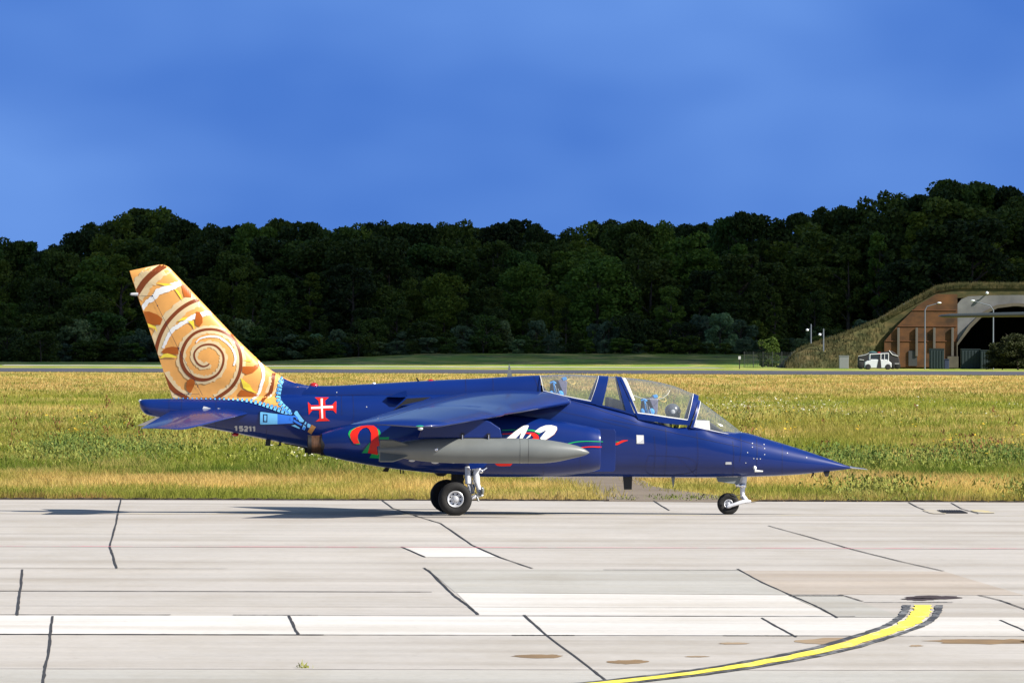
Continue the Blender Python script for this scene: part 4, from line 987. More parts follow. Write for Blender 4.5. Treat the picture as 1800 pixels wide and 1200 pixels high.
# cockpit fittings: coaming, screens
def hull(name, pts, y0, y1, m_, parent, bev=.008):
    mb = MB(); mb.prism([Vector((p_.x, y0, p_.z)) for p_ in pts], (0, y1 - y0, 0)); return mb.build(name, m_, parent, bevel=bev)
hull('rear_coaming', [pix(1066, 697), pix(1088, 703), pix(1104, 722), pix(1108, 734), pix(1064, 722)], -.27, .27, M['black'], jet, .02)
hull('front_coaming', [pix(1214, 738), pix(1240, 737), pix(1270, 757), pix(1270, 770), pix(1212, 765)], -.24, .24, M['black'], jet, .02)
hull('rear_bulkhead', [pix(951, 676), pix(962, 690), pix(972, 700), pix(950, 700)], -.28, .28, M['black'], jet, .01)

def seat(cx, cy, sc=1.0):
    """ejection seat, its headbox at pixel (cx, cy)"""
    o = thing('ejection_seat', None, None); o.parent = jet
    def q(dx, dy, y=0.0): v = pix(cx + dx, cy + dy, y); v.y = y; return v
    mb = MB(); mb.prism([q(-10, -12, -.11), q(2, -14, -.11), q(8, -4, -.11), q(8, 12, -.11), q(16, 60, -.11), q(-2, 60, -.11), q(-12, 10, -.11)], (0, .22, 0)); mb.build('headrest', M['cockpit'], o, bevel=.015)
    mb = MB(); mb.prism([q(-2, 60, -.19), q(30, 62, -.19), q(32, 55, -.19), q(14, 50, -.19), q(2, 15, -.19), q(-8, 15, -.19)], (0, .38, 0)); mb.build('seat_bucket', M['cloth'], o, bevel=.01)
    mb = MB(); mb.prism([q(2, -12, -.135), q(12, -16, -.135), q(18, -10, -.135), q(17, 10, -.135), q(14, 22, -.135), q(10, 8, -.135)], (0, .27, 0)); mb.build('drogue_cover', M['cloth'], o, bevel=.01)
    mb = MB(); mb.prism([q(9, -17, -.14), q(16, -19, -.14), q(18, -14, -.14), q(11, -12, -.14)], (0, .28, 0)); mb.build('cover_edge', M['strapblue'], o, bevel=.004)
    mb = MB()
    mb.tube([q(-12, -8, -.13), q(-6, -10, -.145), q(-2, -7, -.145)], .018, 8); mb.tube([q(-6, -8, -.15), q(-4, 6, -.16), q(0, 20, -.16)], .014, 8); mb.sphere(q(-9, 12, -.14), .055, 12, (1, .5, 1.2)); mb.sphere(q(6, 12, -.15), .055, 12, (1, .5, 1.2))
    mb.build('harness', M['strapblue'], o, smooth=True)
    mb = MB(); mb.tube([q(-3, -4, -.17), q(0, 10, -.18), q(4, 24, -.18)], .007, 6); mb.tube([q(2, 2, -.17), q(5, 12, -.18), q(8, 24, -.18)], .006, 6); mb.build('seat_rail', M['chrome'], o, smooth=True)
    mb = MB(); mb.sphere(q(10, 20, -.15), .05, 10, (1.1, .5, .8)); mb.build('seat_cushion', M['red'], o, smooth=True)
    mb = MB(); P = []
    for k in range(25): a = 2 * math.pi * k / 24; c_ = q(25 + 6.5 * math.cos(a), -10.5 + 4.3 * math.sin(a + .35), 0); c_.y = -.10 * math.sin(a); P.append(c_)
    mb.tube(P, .0085, 8, cap=False); mb.build('firing_handle', M['ring'], o, smooth=True)
    return o
seat(979, 681); seat(1139, 712)

# pilot: one continuous body grown with a skin modifier
pm = bpy.data.meshes.new('person')
def J(px, py, y): v = pix(px, py, y); v.y = y; return v
joints = [(J(1168, 800, 0), .15), (J(1164, 775, 0), .15), (J(1166, 752, 0), .155), (J(1170, 742, 0), .10), (J(1176, 735, 0), .06), (J(1181, 725, 0), .075),
          (J(1170, 748, -.17), .065), (J(1180, 772, -.23), .05), (J(1202, 778, -.20), .04), (J(1214, 776, -.15), .032), (J(1170, 748, .17), .065), (J(1180, 772, .23), .05), (J(1202, 778, .20), .04), (J(1214, 776, .15), .032),
          (J(1200, 800, -.12), .085), (J(1225, 798, -.13), .06), (J(1200, 800, .12), .085), (J(1225, 798, .13), .06)]
edges = [(0, 1), (1, 2), (2, 3), (3, 4), (4, 5), (3, 6), (6, 7), (7, 8), (8, 9), (3, 10), (10, 11), (11, 12), (12, 13), (0, 14), (14, 15), (0, 16), (16, 17)]
pm.from_pydata([j[0] for j in joints], edges, []); pm.materials.append(M['olive'])
pilot = bpy.data.objects.new('person', pm); C.objects.link(pilot); pilot.rotation_euler = (0, 0, YAW)
tag(pilot, 'pilot in a dark grey helmet sitting in the front cockpit under the raised canopy', 'person')
sk = pilot.modifiers.new('skin', 'SKIN'); sk.use_smooth_shade = True
for v, (c_, r) in zip(pm.skin_vertices[0].data, joints): v.radius = (r, r)
pm.skin_vertices[0].data[0].use_root = True
sb = pilot.modifiers.new('sub', 'SUBSURF'); sb.levels = 2; sb.render_levels = 2
hc = J(1182, 722, 0)
mb = MB(); mb.sphere(hc + Vector((0, 0, .002)), .122, 28, (1.06, .95, 1.0)); mb.build('helmet', M['helmet'], pilot, smooth=True)
mb = MB(); mb.sphere(hc + Vector((.032, 0, -.008)), .112, 24, (1, .93, .74)); mb.build('visor', mat('visor_black', (.01, .01, .012), .08, coat=1), pilot, smooth=True)
mb = MB(); mb.sphere(hc + Vector((.085, 0, -.085)), .048, 16, (1, .9, 1.2)); mb.tube([hc + Vector((.11, 0, -.11)), hc + Vector((.10, -.05, -.2)), hc + Vector((.02, -.1, -.28))], .016, 8); mb.build('oxygen_mask', M['black'], pilot, smooth=True)
mb = MB(); mb.sphere(hc + Vector((.0, -.105, -.01)), .04, 14, (1, .35, 1.1)); mb.build('ear_cup', M['lgrey'], pilot, smooth=True)
mb = MB(); mb.sphere(J(1172, 752, -.10), .085, 14, (1.1, .9, 1.0)); mb.sphere(J(1190, 750, -.06), .05, 12, (1.1, 1, 1)); mb.build('life_vest', M['vest'], pilot, smooth=True)

# ---------------------------------------------------------------- small fittings
def small(name, mb, m_, smooth=True): return mb.build(name, m_, jet, smooth=smooth)
for px, py, m_, r in ((551.5, 678, 'redlamp', .065), (757, 671.2, 'redlamp', .055)):
    mb = MB(); c_ = pix(px, py); mb.sphere(c_, r, 18, (1.15, .8, .85)); small('beacon', mb, M[m_])
mb = MB(); mb.sphere(pix(657.5, 675), .032, 14, (1, 1, 1)); small('satellite_dome', mb, M['white'])
mb = MB(); mb.prism([pix(731, 664, -.008), pix(733, 663, -.008), pix(738, 670, -.008), pix(734, 670.5, -.008)], (0, .016, 0)); small('blade_antenna', mb, M['black'], False)
mb = MB(); mb.prism([pix(894.5, 640, -.006), pix(895.5, 639.5, -.006), pix(900.5, 662.5, -.006), pix(891, 663, -.006)], (0, .012, 0)); small('whip_antenna', mb, M['tank'], False)
# air scoop
mb = MB(); a = [pix(681, 697.5, -.45), pix(700, 690, -.47), pix(714, 686, -.5), pix(716, 697, -.56), pix(704, 698, -.55)]
mb.prism(a, (0, .22, 0)); small('air_scoop', mb, M['blue'], False)
mb = MB(); mb.prism([pix(1095, 837, -.10), pix(1111.5, 837, -.10), pix(1110.5, 860, -.10), pix(1097, 860, -.10)], (0, .03, 0)); small('belly_antenna', mb, M['black'], False)
mb = MB(); mb.prism([pix(1179.5, 837, -.05), pix(1187, 837, -.05), pix(1183.5, 858, -.05)], (0, .02, 0)); small('belly_fin_antenna', mb, M['tank'], False)
mb = MB(); mb.prism([pix(1447, 828, -.03), pix(1459, 827, -.03), pix(1456, 837, -.03), pix(1451, 837, -.03)], (0, .06, 0)); small('nose_sensor', mb, M['black'], False)
mb = MB(); mb.tube([pix(1430, 830), pix(1429, 834), pix(1425.5, 839)], [.02, .014, .008], 8); mb.tube([pix(1430, 796), pix(1431, 789)], [.012, .003], 8); small('nose_vane', mb, M['soot'])
mb = MB(); mb.tube([pix(1326, 820, -.30), pix(1328, 827.5, -.40), pix(1341, 828, -.40)], [.026, .022, .012], 10); mb.sphere(pix(1327, 822, -.32), .03, 12); small('airflow_probe', mb, M['white'])
mb = MB(); mb.tube([pix(1494, 820.5), pix(1499, 821.5), pix(1518, 823.5), pix(1525, 825)], [.022, .016, .010, .004], 12); small('pitot_tube', mb, M['chrome'])
mb = MB(); mb.prism([pix(468, 772, -.05), pix(476, 774, -.05), pix(475, 783.5, -.05), pix(466, 783, -.05)], (0, .1, 0)); mb.prism([pix(491, 777, -.03), pix(494, 777, -.03), pix(495, 783, -.03), pix(484, 783.5, -.03), pix(490, 781, -.03)], (0, .06, 0)); small('tail_antenna', mb, M['black'], False)
mb = MB(); mb.sphere(pix(413.5, 763.5), .055, 12, (1.1, .8, .6)); small('belly_beacon', mb, M['redlamp'])
mb = MB(); mb.tube([pix(500, 779), pix(512, 781), pix(541, 787.5)], .012, 8); small('tail_bumper', mb, M['black'])
mb = MB(); mb.prism([pix(678, 821, -.1), pix(685, 822, -.1), pix(682, 829, -.1), pix(672, 828, -.1)], (0, .05, 0)); mb.tube([pix(704, 825, -.1), pix(704, 832, -.1)], .01); mb.tube([pix(708.5, 826, -.1), pix(708.5, 832, -.1)], .01); small('drain_mast', mb, M['black'], False)
mb = MB(); mb.prism([pix(762, 829, -.35), pix(771, 836.5, -.35), pix(780, 837, -.35), pix(790, 830, -.35)], (0, .5, 0)); small('belly_fairing', mb, M['black'], False)
mb = MB(); mb.sphere(pix(247, 704.5), .028, 12, (1.2, 1, 1)); small('tail_light', mb, M['white'])
mb = MB(); mb.tube([pix(231, 517), pix(243, 517)], [.022, .03], 10); mb.sphere(pix(231, 517), .022, 10); o = mb.build('fin_tip_light', M['lgrey'], fin, smooth=True)
mb = MB(); mb.sphere(pix(739, 753, -4.45), .04, 12, (1.1, .7, .7)); mb.build('wing_tip_light', M['lgrey'], wingN, smooth=True)
mb = MB(); mb.sphere(pix(738, 748.8, -4.55), .03, 12, (2.2, .7, .5)); mb.build('navigation_light', mat('green_lens', (.02, .30, .18), .1, coat=1), wingN, smooth=True)
mb = MB(); mb.prism([pix(715, 700, -.52), pix(758, 697.5, -.52), pix(742, 704, -.52), pix(706, 712, -.52), pix(690, 722, -.52)], (0, -.05, 0)); small('flap_recess', mb, M['black'], False)

# pylons and tanks
def tank(sg):
    Yt = -2.95
    def q(px, py, dy=0): v = pix(px, py, Yt + dy); v.y = (Yt + dy) * (-sg) * -1 if False else (Yt + dy); return mir(v, sg)
    mb = MB(); P = [pix(845, 735, Yt), pix(862, 741, Yt), pix(879, 752.5, Yt), pix(882, 768.5, Yt), pix(876, 769.5, Yt), pix(735, 769.5, Yt), pix(742, 752, Yt), pix(770, 740, Yt)]
    mb.prism([mir(Vector((p_.x, Yt - .045, p_.z)), sg) for p_ in P], (0, .09 * (1 if sg < 0 else -1), 0)); py_ = mb.build('pylon', M['blue'], jet, bevel=.015)
    mb = MB()
    for px in (813, 859):
        c_ = pix(px, 766, Yt - .06); mb.box(mir(c_, sg), (.05, .03, .09)); mb.mi = 1; mb.tube([mir(pix(px, 764, Yt - .085), sg), mir(pix(px, 772, Yt - .085), sg)], .010, 8); mb.mi = 0
    mb.build('sway_brace', [M['black'], M['chrome']], py_)
    T = [(1036, 795.2, .4), (1030, 794.6, 4.5), (1020, 793.6, 8.5), (1002, 793.2, 13.2), (983, 793.4, 17.2), (956, 793, 20.7), (930, 792.3, 21.8), (910, 792, 22.0), (800, 791.6, 22.0), (770, 791.3, 21.3), (740, 790.8, 19.2), (715, 790.6, 15.8), (690, 790.6, 11.5), (672, 790.8, 8.2), (665, 791, 6.6)]
    xs3 = [pix(a, b, Yt).x for a, b, r in T]; zs3 = [pix(a, b, Yt).z for a, b, r in T]; rs3 = [r / 107.4 for a, b, r in T]
    xd, (zd, rd) = dense(xs3, [zs3, rs3], 60); n = 48; V = []
    for x, z, r in zip(xd, zd, rd):
        for k in range(n): a = 2 * math.pi * k / n; V.append((x, Yt * (1 if sg < 0 else -1) + r * math.cos(a), z + r * math.sin(a)))
    mb = MB(); mb.add(V, [(i * n + k, i * n + (k + 1) % n, (i + 1) * n + (k + 1) % n, (i + 1) * n + k) for i in range(len(xd) - 1) for k in range(n)] + [tuple(range(n))[::-1], tuple((len(xd) - 1) * n + k for k in range(n))])
    tk = mb.build('fuel_tank', M['tank'], jet, smooth=40)
    yc = Yt * (1 if sg < 0 else -1)
    for ang in (R(35), R(145), R(-40), R(-140)):
        dy, dz = math.cos(ang), math.sin(ang); mb = MB(); P = []
        for px, r in ((722, 13), (708, 22), (690, 30 if dz > 0 else 31), (667, 31), (668, 6)):
            x = pix(px, 790, Yt).x; P.append(Vector((x, yc + dy * r / 107.4, zs3[-4] + dz * r / 107.4)))
        nr = Vector((0, -dz, dy)) * .010; mb.prism([p_ - nr for p_ in P], nr * 2); mb.build('tank_fin', M['tank'], tk)
    mb = MB(); c_ = pix(766, 789.5, Yt); mb.lathe(Vector((c_.x, yc - .175, c_.z)), (0, -1, 0), [(0, .0), (.022, .0), (.028, .016), (.024, .026), (0, .028)], 14); mb.build('filler_cap', M['chrome'], tk, smooth=True)
    mb = MB()
    for px, rr in ((724, .05), (765, .06), (797, .045), (917, .05)):
        c_ = pix(px, 811 if px > 740 else 808, Yt); mb.sphere((c_.x, yc, c_.z - .008), rr, 12, (1.1, .5, .45))
    mb.build('tank_lug', M['lgrey'], tk, smooth=True)
    rb = MB()
    for px in (913, 928):
        xx = pix(px, 792, Yt).x; r = np.interp(xx, xd, rd) + .0012; z_ = np.interp(xx, xd, zd)
        rb.tube([(xx, yc + r * math.cos(a), z_ + r * math.sin(a)) for a in np.linspace(0, 2 * math.pi, 49)], .0018, 4, cap=False)
    rb.build('tank_seam', M['soot'], tk)
    return tk
tank(-1); tank(1)

# landing gear
def wheel(parent, c, r, wd, sg, rim_r, holes=8):
    wl = bpy.data.objects.new('wheel', None); C.objects.link(wl); wl.parent = parent
    h = wd / 2; mb = MB()
    prof = [(-h * .72, rim_r), (-h * .92, rim_r * 1.12), (-h, r * .72), (-h * .93, r * .86), (-h * .66, r * .965), (-h * .3, r * .998), (0, r), (h * .3, r * .998), (h * .66, r * .965), (h * .93, r * .86), (h, r * .72), (h * .92, rim_r * 1.12), (h * .72, rim_r)]
    mb.lathe(c, (0, 1, 0), prof, 56, True)
    t = mb.build('tyre', M['tyre'], parent, smooth=50); 
    mb = MB()
    for s_ in (-1, 1):
        mb.lathe(Vector(c) + Vector((0, s_ * h * .55, 0)), (0, s_, 0), [(h * .36, rim_r * 1.02), (h * .42, rim_r * .96), (h * .36, rim_r * .86), (h * .02, rim_r * .80), (h * .0, rim_r * .5), (h * .16, rim_r * .40), (h * .45, rim_r * .34), (h * .55, rim_r * .22), (h * .55, 0)], 40)
    mb.build('rim', M['rim'], parent, smooth=40)
    mb = MB()
    for k in range(holes):
        a = 2 * math.pi * (k + .5) / holes; cc = Vector(c) + Vector((math.cos(a) * rim_r * .65, 0, math.sin(a) * rim_r * .65))
        for s_ in (-1, 1): mb.lathe(cc + Vector((0, s_ * (h * .55), 0)), (0, s_, 0), [(0, rim_r * .105), (h * .04, rim_r * .105), (h * .045, 0)], 10)
    mb.build('rim_hole', M['black'], parent)
    C.objects.unlink(wl); bpy.data.objects.remove(wl)
def main_gear(sg):
    Yw = -1.33; gr = thing('main_landing_gear', None, None); gr.parent = jet; gr.location = (0, 0, 0)
    c = pix(800, 876, Yw); r = c.z - .0; r = min(r, .30)
    c.z = r - .006
    q = lambda px, py, y: mir(Vector((pix(px, py, y - .2).x, y - .2, pix(px, py, y - .2).z)), sg)
    wheel(gr, mir(c, sg), r, .20, sg, .135, 8)
    mb = MB()
    mb.tube([q(838, 818, -.98), q(836, 832, -.99), q(838, 850, -1.02)], [.080, .064, .056], 16); mb.tube([q(838, 848, -1.02), q(843, 862, -1.05), q(846, 872, -1.07)], [.044, .042, .04], 14)
    mb.tube([q(846, 868, -1.06), q(825, 876, -1.10), q(801, 876, -1.14)], [.04, .036, .034], 12); mb.tube([q(801, 876, -.95), q(801, 876, -1.16)], .032, 12)
    mb.build('leg', M['steel'], gr, smooth=True)
    mb = MB(); mb.tube([q(822, 820, -1.0), q(823, 850, -1.05)], .048, 14); mb.tube([q(823, 850, -1.05), q(826, 866, -1.08)], .02, 12); mb.build('shock_strut', M['steel'], gr, smooth=True)
    mb = MB(); mb.tube([q(846, 828, -1.0), q(852, 824, -.95), q(864, 816, -.85)], [.026, .016, .012], 10); mb.sphere(q(846, 828, -1.02), .038, 12); mb.build('side_brace', M['chrome'], gr, smooth=True)
    mb = MB(); mb.sphere(q(848, 862, -1.12), .055, 14, (.55, .6, 1.2)); mb.tube([q(838, 872, -1.1), q(841, 880, -1.12)], .018, 8); mb.box(q(842, 868, -1.08), (.07, .08, .06)); mb.build('brake_unit', M['tank'], gr, smooth=True)
    mb = MB(); mb.tube([q(829, 828, -1.04), q(832, 840, -1.07), q(829, 852, -1.1), q(834, 866, -1.12)], .008, 6); mb.tube([q(833, 822, -1.02), q(829, 836, -1.06), q(836, 848, -1.08), q(838, 862, -1.12), q(833, 872, -1.14)], .007, 6); mb.build('hose', M['black'], gr, smooth=True)
    mb = MB(); mb.prism([q(824, 812, -1.12), q(858, 812, -1.12), q(850, 822, -1.14), q(826, 824, -1.14)], (0, .02, 0)); mb.build('gear_door', M['blue'], gr)
    mb = MB(); mb.prism([q(803, 828, -.66), q(815, 828, -.66), q(815, 858, -.70), q(803, 852, -.70)], (0, .02, 0)); mb.build('inner_door', M['black'], gr)
main_gear(-1); main_gear(1)
ng = thing('nose_landing_gear', None, None); ng.parent = jet
q = lambda px, py, y=0.0: Vector((pix(px, py, y).x, y, pix(px, py, y).z))
c = q(1280, 889); r = 19.3 / 105; c.z = r - .004
wheel(ng, c, r, .13, -1, .075, 6)
mb = MB(); mb.tube([q(1306, 832), q(1306, 842), q(1305.5, 850), q(1306, 857)], [.068, .066, .062, .055], 16); mb.tube([q(1305.5, 855), q(1305, 866), q(1306, 876)], [.042, .040, .036], 14)
mb.tube([q(1300, 838, -.05), q(1295, 856, -.05)], .014, 8); mb.build('leg', M['steel'], ng, smooth=True)
mb = MB()
for y in (-.085, .085):
    mb.tube([q(1280, 889.5, y), q(1290, 886.5, y), q(1304, 882, y), q(1313, 880, y * .5)], [.030, .030, .034, .032], 10)
mb.tube([q(1304, 870), q(1309, 876), q(1314, 881), q(1320, 881)], [.046, .042, .036, .018], 12); mb.sphere(q(1313, 880, -.02), .035, 12); mb.tube([q(1280, 889.5, -.11), q(1280, 889.5, .11)], .02, 10); mb.build('trailing_fork', M['steel'], ng, smooth=True)
mb = MB(); mb.tube([q(1294, 850, -.06), q(1300, 854, -.06), q(1310, 852, -.06)], .028, 10); mb.sphere(q(1296, 852, -.07), .034, 12); mb.sphere(q(1304, 853, -.06), .042, 12); mb.build('steering_unit', M['chrome'], ng, smooth=True)
mb = MB(); mb.tube([q(1296, 856, -.07), q(1289, 862, -.08), q(1288, 867, -.08), q(1294, 871, -.07), q(1301, 869, -.06)], .006, 6); mb.tube([q(1306, 872, -.05), q(1303, 880, -.07), q(1310, 884, -.08), q(1313, 876, -.06)], .006, 6); mb.build('hose', M['black'], ng, smooth=True)
mb = MB(); mb.prism([q(1259, 838, -.17), q(1303, 838, -.17), q(1298, 851, -.19), q(1262, 846, -.19)], (0, .015, 0)); mb.build('gear_door', M['tank'], ng)
mb = MB(); mb.prism([q(1313, 838, .12), q(1296, 838, .12), q(1299, 851, .13), q(1312, 851, .13)], (0, .012, 0)); mb.build('gear_door', M['steel'], ng)

# ================================================================== BACKGROUND
def scale_at(dist): return F / dist
# --- trees ---------------------------------------------------------
def leafmat(name, c1, c2):
    def b(nt, p):
        pos = geo_pos(nt); oi = nt.nodes.new('ShaderNodeObjectInfo')
        n_ = noise(nt, pos, .9, 3, .6)
        c = ramp(nt, n_, [(.35, c1), (.65, c2)])
        c = mixc(nt, 1.0, c, ramp(nt, oi.outputs['Random'], [(0, (.45, .5, .55)), (.3, (.75, .8, .7)), (.55, (1.0, 1.0, .85)), (.8, (1.5, 1.35, .85)), (1, (1.2, 1.55, 1.3))]), 'MULTIPLY')
        nt.links.new(c, p.inputs['Base Color']); p.inputs['Roughness'].default_value = .7; p.inputs['Specular IOR Level'].default_value = .25
        tl = nt.nodes.new('ShaderNodeBsdfTranslucent'); nt.links.new(c, tl.inputs[0])
        ms = nt.nodes.new('ShaderNodeMixShader'); ms.inputs[0].default_value = .25
        nt.links.new(p.outputs[0], ms.inputs[1]); nt.links.new(tl.outputs[0], ms.inputs[2]); nt.links.new(ms.outputs[0], nt.nodes['Material Output'].inputs[0])
    return node_ground(name, b)
M['leaf'] = leafmat('broadleaf', (.058, .088, .014), (.108, .138, .020))
M['leafd'] = leafmat('dark_broadleaf', (.036, .056, .013), (.066, .092, .017))
M['leafw'] = leafmat('willow_leaf', (.10, .145, .08), (.16, .21, .115))
M['leafy'] = leafmat('young_leaf', (.10, .16, .02), (.16, .23, .03))
M['bark'] = mat('bark', (.07, .05, .035), .95, noise=.4, nscale=3)
def crown(H, W, base, nclump, leaves, lsz, mt, seed, shape='round'):
    r_ = np.random.default_rng(seed); V = []
    cl = []
    for k in range(nclump):
        u = r_.random(); z = base + (H - base) * u
        prof = math.sqrt(max(.05, 1 - ((u - .32) / .76) ** 2)) if shape == 'round' else (1 - u) ** .7 + .12
        rad = W * prof * math.sqrt(r_.uniform(.25, 1)); th = r_.uniform(0, 2 * math.pi)
        cr_ = W * r_.uniform(.20, .36) * (1 if shape == 'round' else .7); cz = min(z, H - cr_ * r_.uniform(.5, 1.3))
        cl.append((math.cos(th) * rad * .82, math.sin(th) * rad * .82, cz, cr_))
    per = leaves // nclump
    for (x, y, z, c_) in cl:
        dd = r_.normal(0, 1, (per, 3)); dd /= np.linalg.norm(dd, axis=1)[:, None]; rr = c_ * r_.uniform(.45, 1.08, per) ** .6
        ctr = np.array([x, y, z]) + dd * rr[:, None] * np.array([1, 1, .8])
        a = r_.normal(0, 1, (per, 3)); a /= np.linalg.norm(a, axis=1)[:, None]; b = np.cross(a, r_.normal(0, 1, (per, 3))); b /= np.linalg.norm(b, axis=1)[:, None]
        s_ = (lsz * r_.uniform(.6, 1.3, per))[:, None]
        V.append(np.stack([ctr - a * s_, ctr + b * s_ * .7, ctr + a * s_, ctr - b * s_ * .7], 1).reshape(-1, 3))
    V = np.concatenate(V); return V, np.arange(len(V)).reshape(-1, 4)
def tree_proto(name, H, W, base, ncl, leaves, lsz, mt, seed, shape='round'):
    root = bpy.data.objects.new(name, None); V, T = crown(H, W, base, ncl, leaves, lsz, mt, seed, shape)
    C.objects.link(root)
    o = np_mesh('crown', V, T, mt, root)
    mb = MB(); rr = random.Random(seed); mb.tube([(0, 0, -.5), (0.1, 0, H * .25), (rr.uniform(-.3, .3), .1, H * .55), (rr.uniform(-.6, .6), 0, H * .86)], [H * .018, H * .014, H * .009, .03], 8)
    for k in range(7):
        a = rr.uniform(0, 6.28); h = H * rr.uniform(.25, .65); mb.tube([(0.05, 0, h), (math.cos(a) * W * .35, math.sin(a) * W * .35, h + W * .35), (math.cos(a) * W * .8, math.sin(a) * W * .8, h + W * .7)], [H * .008, H * .005, .02], 6)
    mb.build('trunk', M['bark'], root, fix=False)
    return root
protos = [tree_proto('tree', 20, 4.6, 1.0, 52, 9000, .30, M['leaf'], 1), tree_proto('tree', 20, 5.4, 1.0, 58, 9500, .30, M['leafd'], 2), tree_proto('tree', 20, 4.0, 1.0, 46, 8000, .28, M['leaf'], 3),
          tree_proto('tree', 20, 5.0, 2.0, 44, 7500, .34, M['leafd'], 4), tree_proto('tree', 20, 3.3, 1.0, 44, 7500, .26, M['leaf'], 5, 'cone'), tree_proto('tree', 20, 6.2, 1.5, 64, 10500, .30, M['leaf'], 6)]
shr_o = tree_proto('bush', 6, 2.8, .0, 40, 9000, .13, None, 21) if False else None
M['leafo'] = leafmat('olive_leaf', (.050, .060, .014), (.085, .088, .024))
shr = [tree_proto('willow_bush', 6, 2.6, .3, 22, 3600, .20, M['leafw'], 11), tree_proto('bush', 6, 3.0, .2, 24, 4000, .20, M['leafd'], 12), tree_proto('bush', 6, 2.4, .2, 20, 3400, .20, M['leaf'], 13), tree_proto('bush', 6, 2.6, .1, 22, 4200, .17, M['leafy'], 14), tree_proto('bush', 6, 3.0, .0, 44, 12000, .12, M['leafo'], 15)]
used = set()
def plant(proto, name, px, dist, top_py, wscale, label, cat, group=None, hmin=3.0):
    b = dpix(px, 610, dist); x, y = b.x, b.y; z = float(terrain_h(np.array(x), np.array(y)))
    ztop = CAM_H + (610 - top_py + (px - 900) * roll) / F * dist
    H0 = 20.0 if proto in protos else 6.0; s_ = max(hmin, ztop - z) / H0
    if proto in used:
        o = proto.copy(); C.objects.link(o)
        for ch in proto.children: c2 = ch.copy(); C.objects.link(c2); c2.parent = o
    else: o = proto; used.add(proto)
    o.name = name; o.location = (x, y, z); o.scale = (s_ * wscale, s_ * wscale, s_); o.rotation_euler = (0, 0, random.uniform(0, 6.28))
    return tag(o, label, cat, group)
sk_x = [-300, 0, 30, 60, 90, 110, 150, 200, 260, 300, 340, 400, 440, 500, 560, 620, 660, 740, 800, 850, 900, 960, 1010, 1060, 1100, 1160, 1200, 1250, 1290, 1330, 1345, 1380, 1430, 1480, 1520, 1560, 1600, 1640, 1690, 1740, 1800, 2100]
sk_y = [430, 430, 416, 432, 440, 421, 402, 381, 366, 374, 386, 398, 400, 385, 392, 400, 388, 390, 386, 393, 386, 388, 400, 388, 395, 381, 402, 390, 370, 370, 388, 375, 369, 365, 350, 340, 344, 331, 321, 328, 340, 335]
LB = 'tall dark broadleaf tree on the skyline of the wood behind the airfield'; LM = 'dark green tree in the middle of the dense wood beyond the runway'; LF = 'mid green tree at the front edge of the wood beyond the runway'
ntree = 0
x = -190
while x < 2010:      # skyline row
    plant(random.choice([protos[0], protos[1], protos[3], protos[5], protos[1]]), 'tree', x, random.uniform(1300, 1330), np.interp(x, sk_x, sk_y) + random.uniform(-3, 9), random.uniform(.75, .98), LB, 'tree', 'skyline trees of the wood'); x += random.uniform(27, 40)
x = -190
while x < 2010:
    plant(random.choice([protos[0], protos[1], protos[3], protos[5]]), 'tree', x, random.uniform(1340, 1360), np.interp(x, sk_x, sk_y) + random.uniform(6, 22), random.uniform(.8, 1.05), 'dark tree just below the skyline, deep in the wood', 'tree', 'deep trees of the wood'); x += random.uniform(36, 50)
for dist, lo, hi, stp, lab in ((1288, 16, 60, 56, LM), (1268, 55, 125, 60, LM), (1250, 110, 185, 58, LF)):
    x = -190 + random.uniform(0, 30)
    while x < 2010:
        sky_y = np.interp(x, sk_x, sk_y); top = min(sky_y + random.uniform(lo, hi) * (1 if sky_y < 395 else .85), 560)
        if not (dist < 1262 and x > 1480):
            plant(random.choice([protos[0], protos[2], protos[4], protos[5]] if x < 420 and random.random() < .8 else protos), 'tree', x, dist + random.uniform(-6, 6), top, random.uniform(.95, 1.45), lab, 'tree', 'trees inside the wood' if lab == LM else 'trees at the front of the wood')
        x += random.uniform(.7, 1.3) * stp
x = -190
while x < 1560:      # front shrubs
    top = random.uniform(545, 590) if x < 1350 else random.uniform(560, 600)
    k = random.choice([0, 1, 2, 0, 1]); kn = ['willow_bush', 'bush', 'bush'][k]
    plant(shr[k], kn, x, random.uniform(1232, 1242), top, random.uniform(.85, 1.5), ['pale grey green willow bush along the foot of the wood', 'dark rounded bush along the foot of the wood', 'mid green bush along the foot of the wood'][k], 'bush', 'bushes along the foot of the wood', 1.5)
    x += random.uniform(22, 42)
x = -190
while x < 1560:      # low undergrowth
    plant(shr[random.choice([0, 2, 1])], 'bush', x, 1228, random.uniform(588, 604), random.uniform(1.6, 2.4), 'low undergrowth bush in front of the tree trunks', 'bush', 'low undergrowth at the foot of the wood', 1.2); x += random.uniform(24, 36)
plant(shr[3], 'bush', 1351, 1120, 592, .95, 'bright yellow green bush behind the wire fence left of the lamp posts', 'bush', hmin=2)
for xq, tq, wq, lb in ((0, 574, 1.5, 'large dark bush at the left edge below the wood'), (60, 582, 1.3, 'rounded dark bush second from the left edge below the wood')):
    plant(shr[1], 'bush', xq + 12, 1205, tq, wq, lb, 'bush')
# tall tree group top left is the darkest on the skyline
plant(protos[3], 'tree', 268, 1345, 364, 1.25, 'tallest spreading dark tree on the skyline above the tail fin', 'tree')
plant(protos[1], 'tree', 1692, 1345, 319, 1.3, 'tallest tree on the skyline above the brick shelter', 'tree')

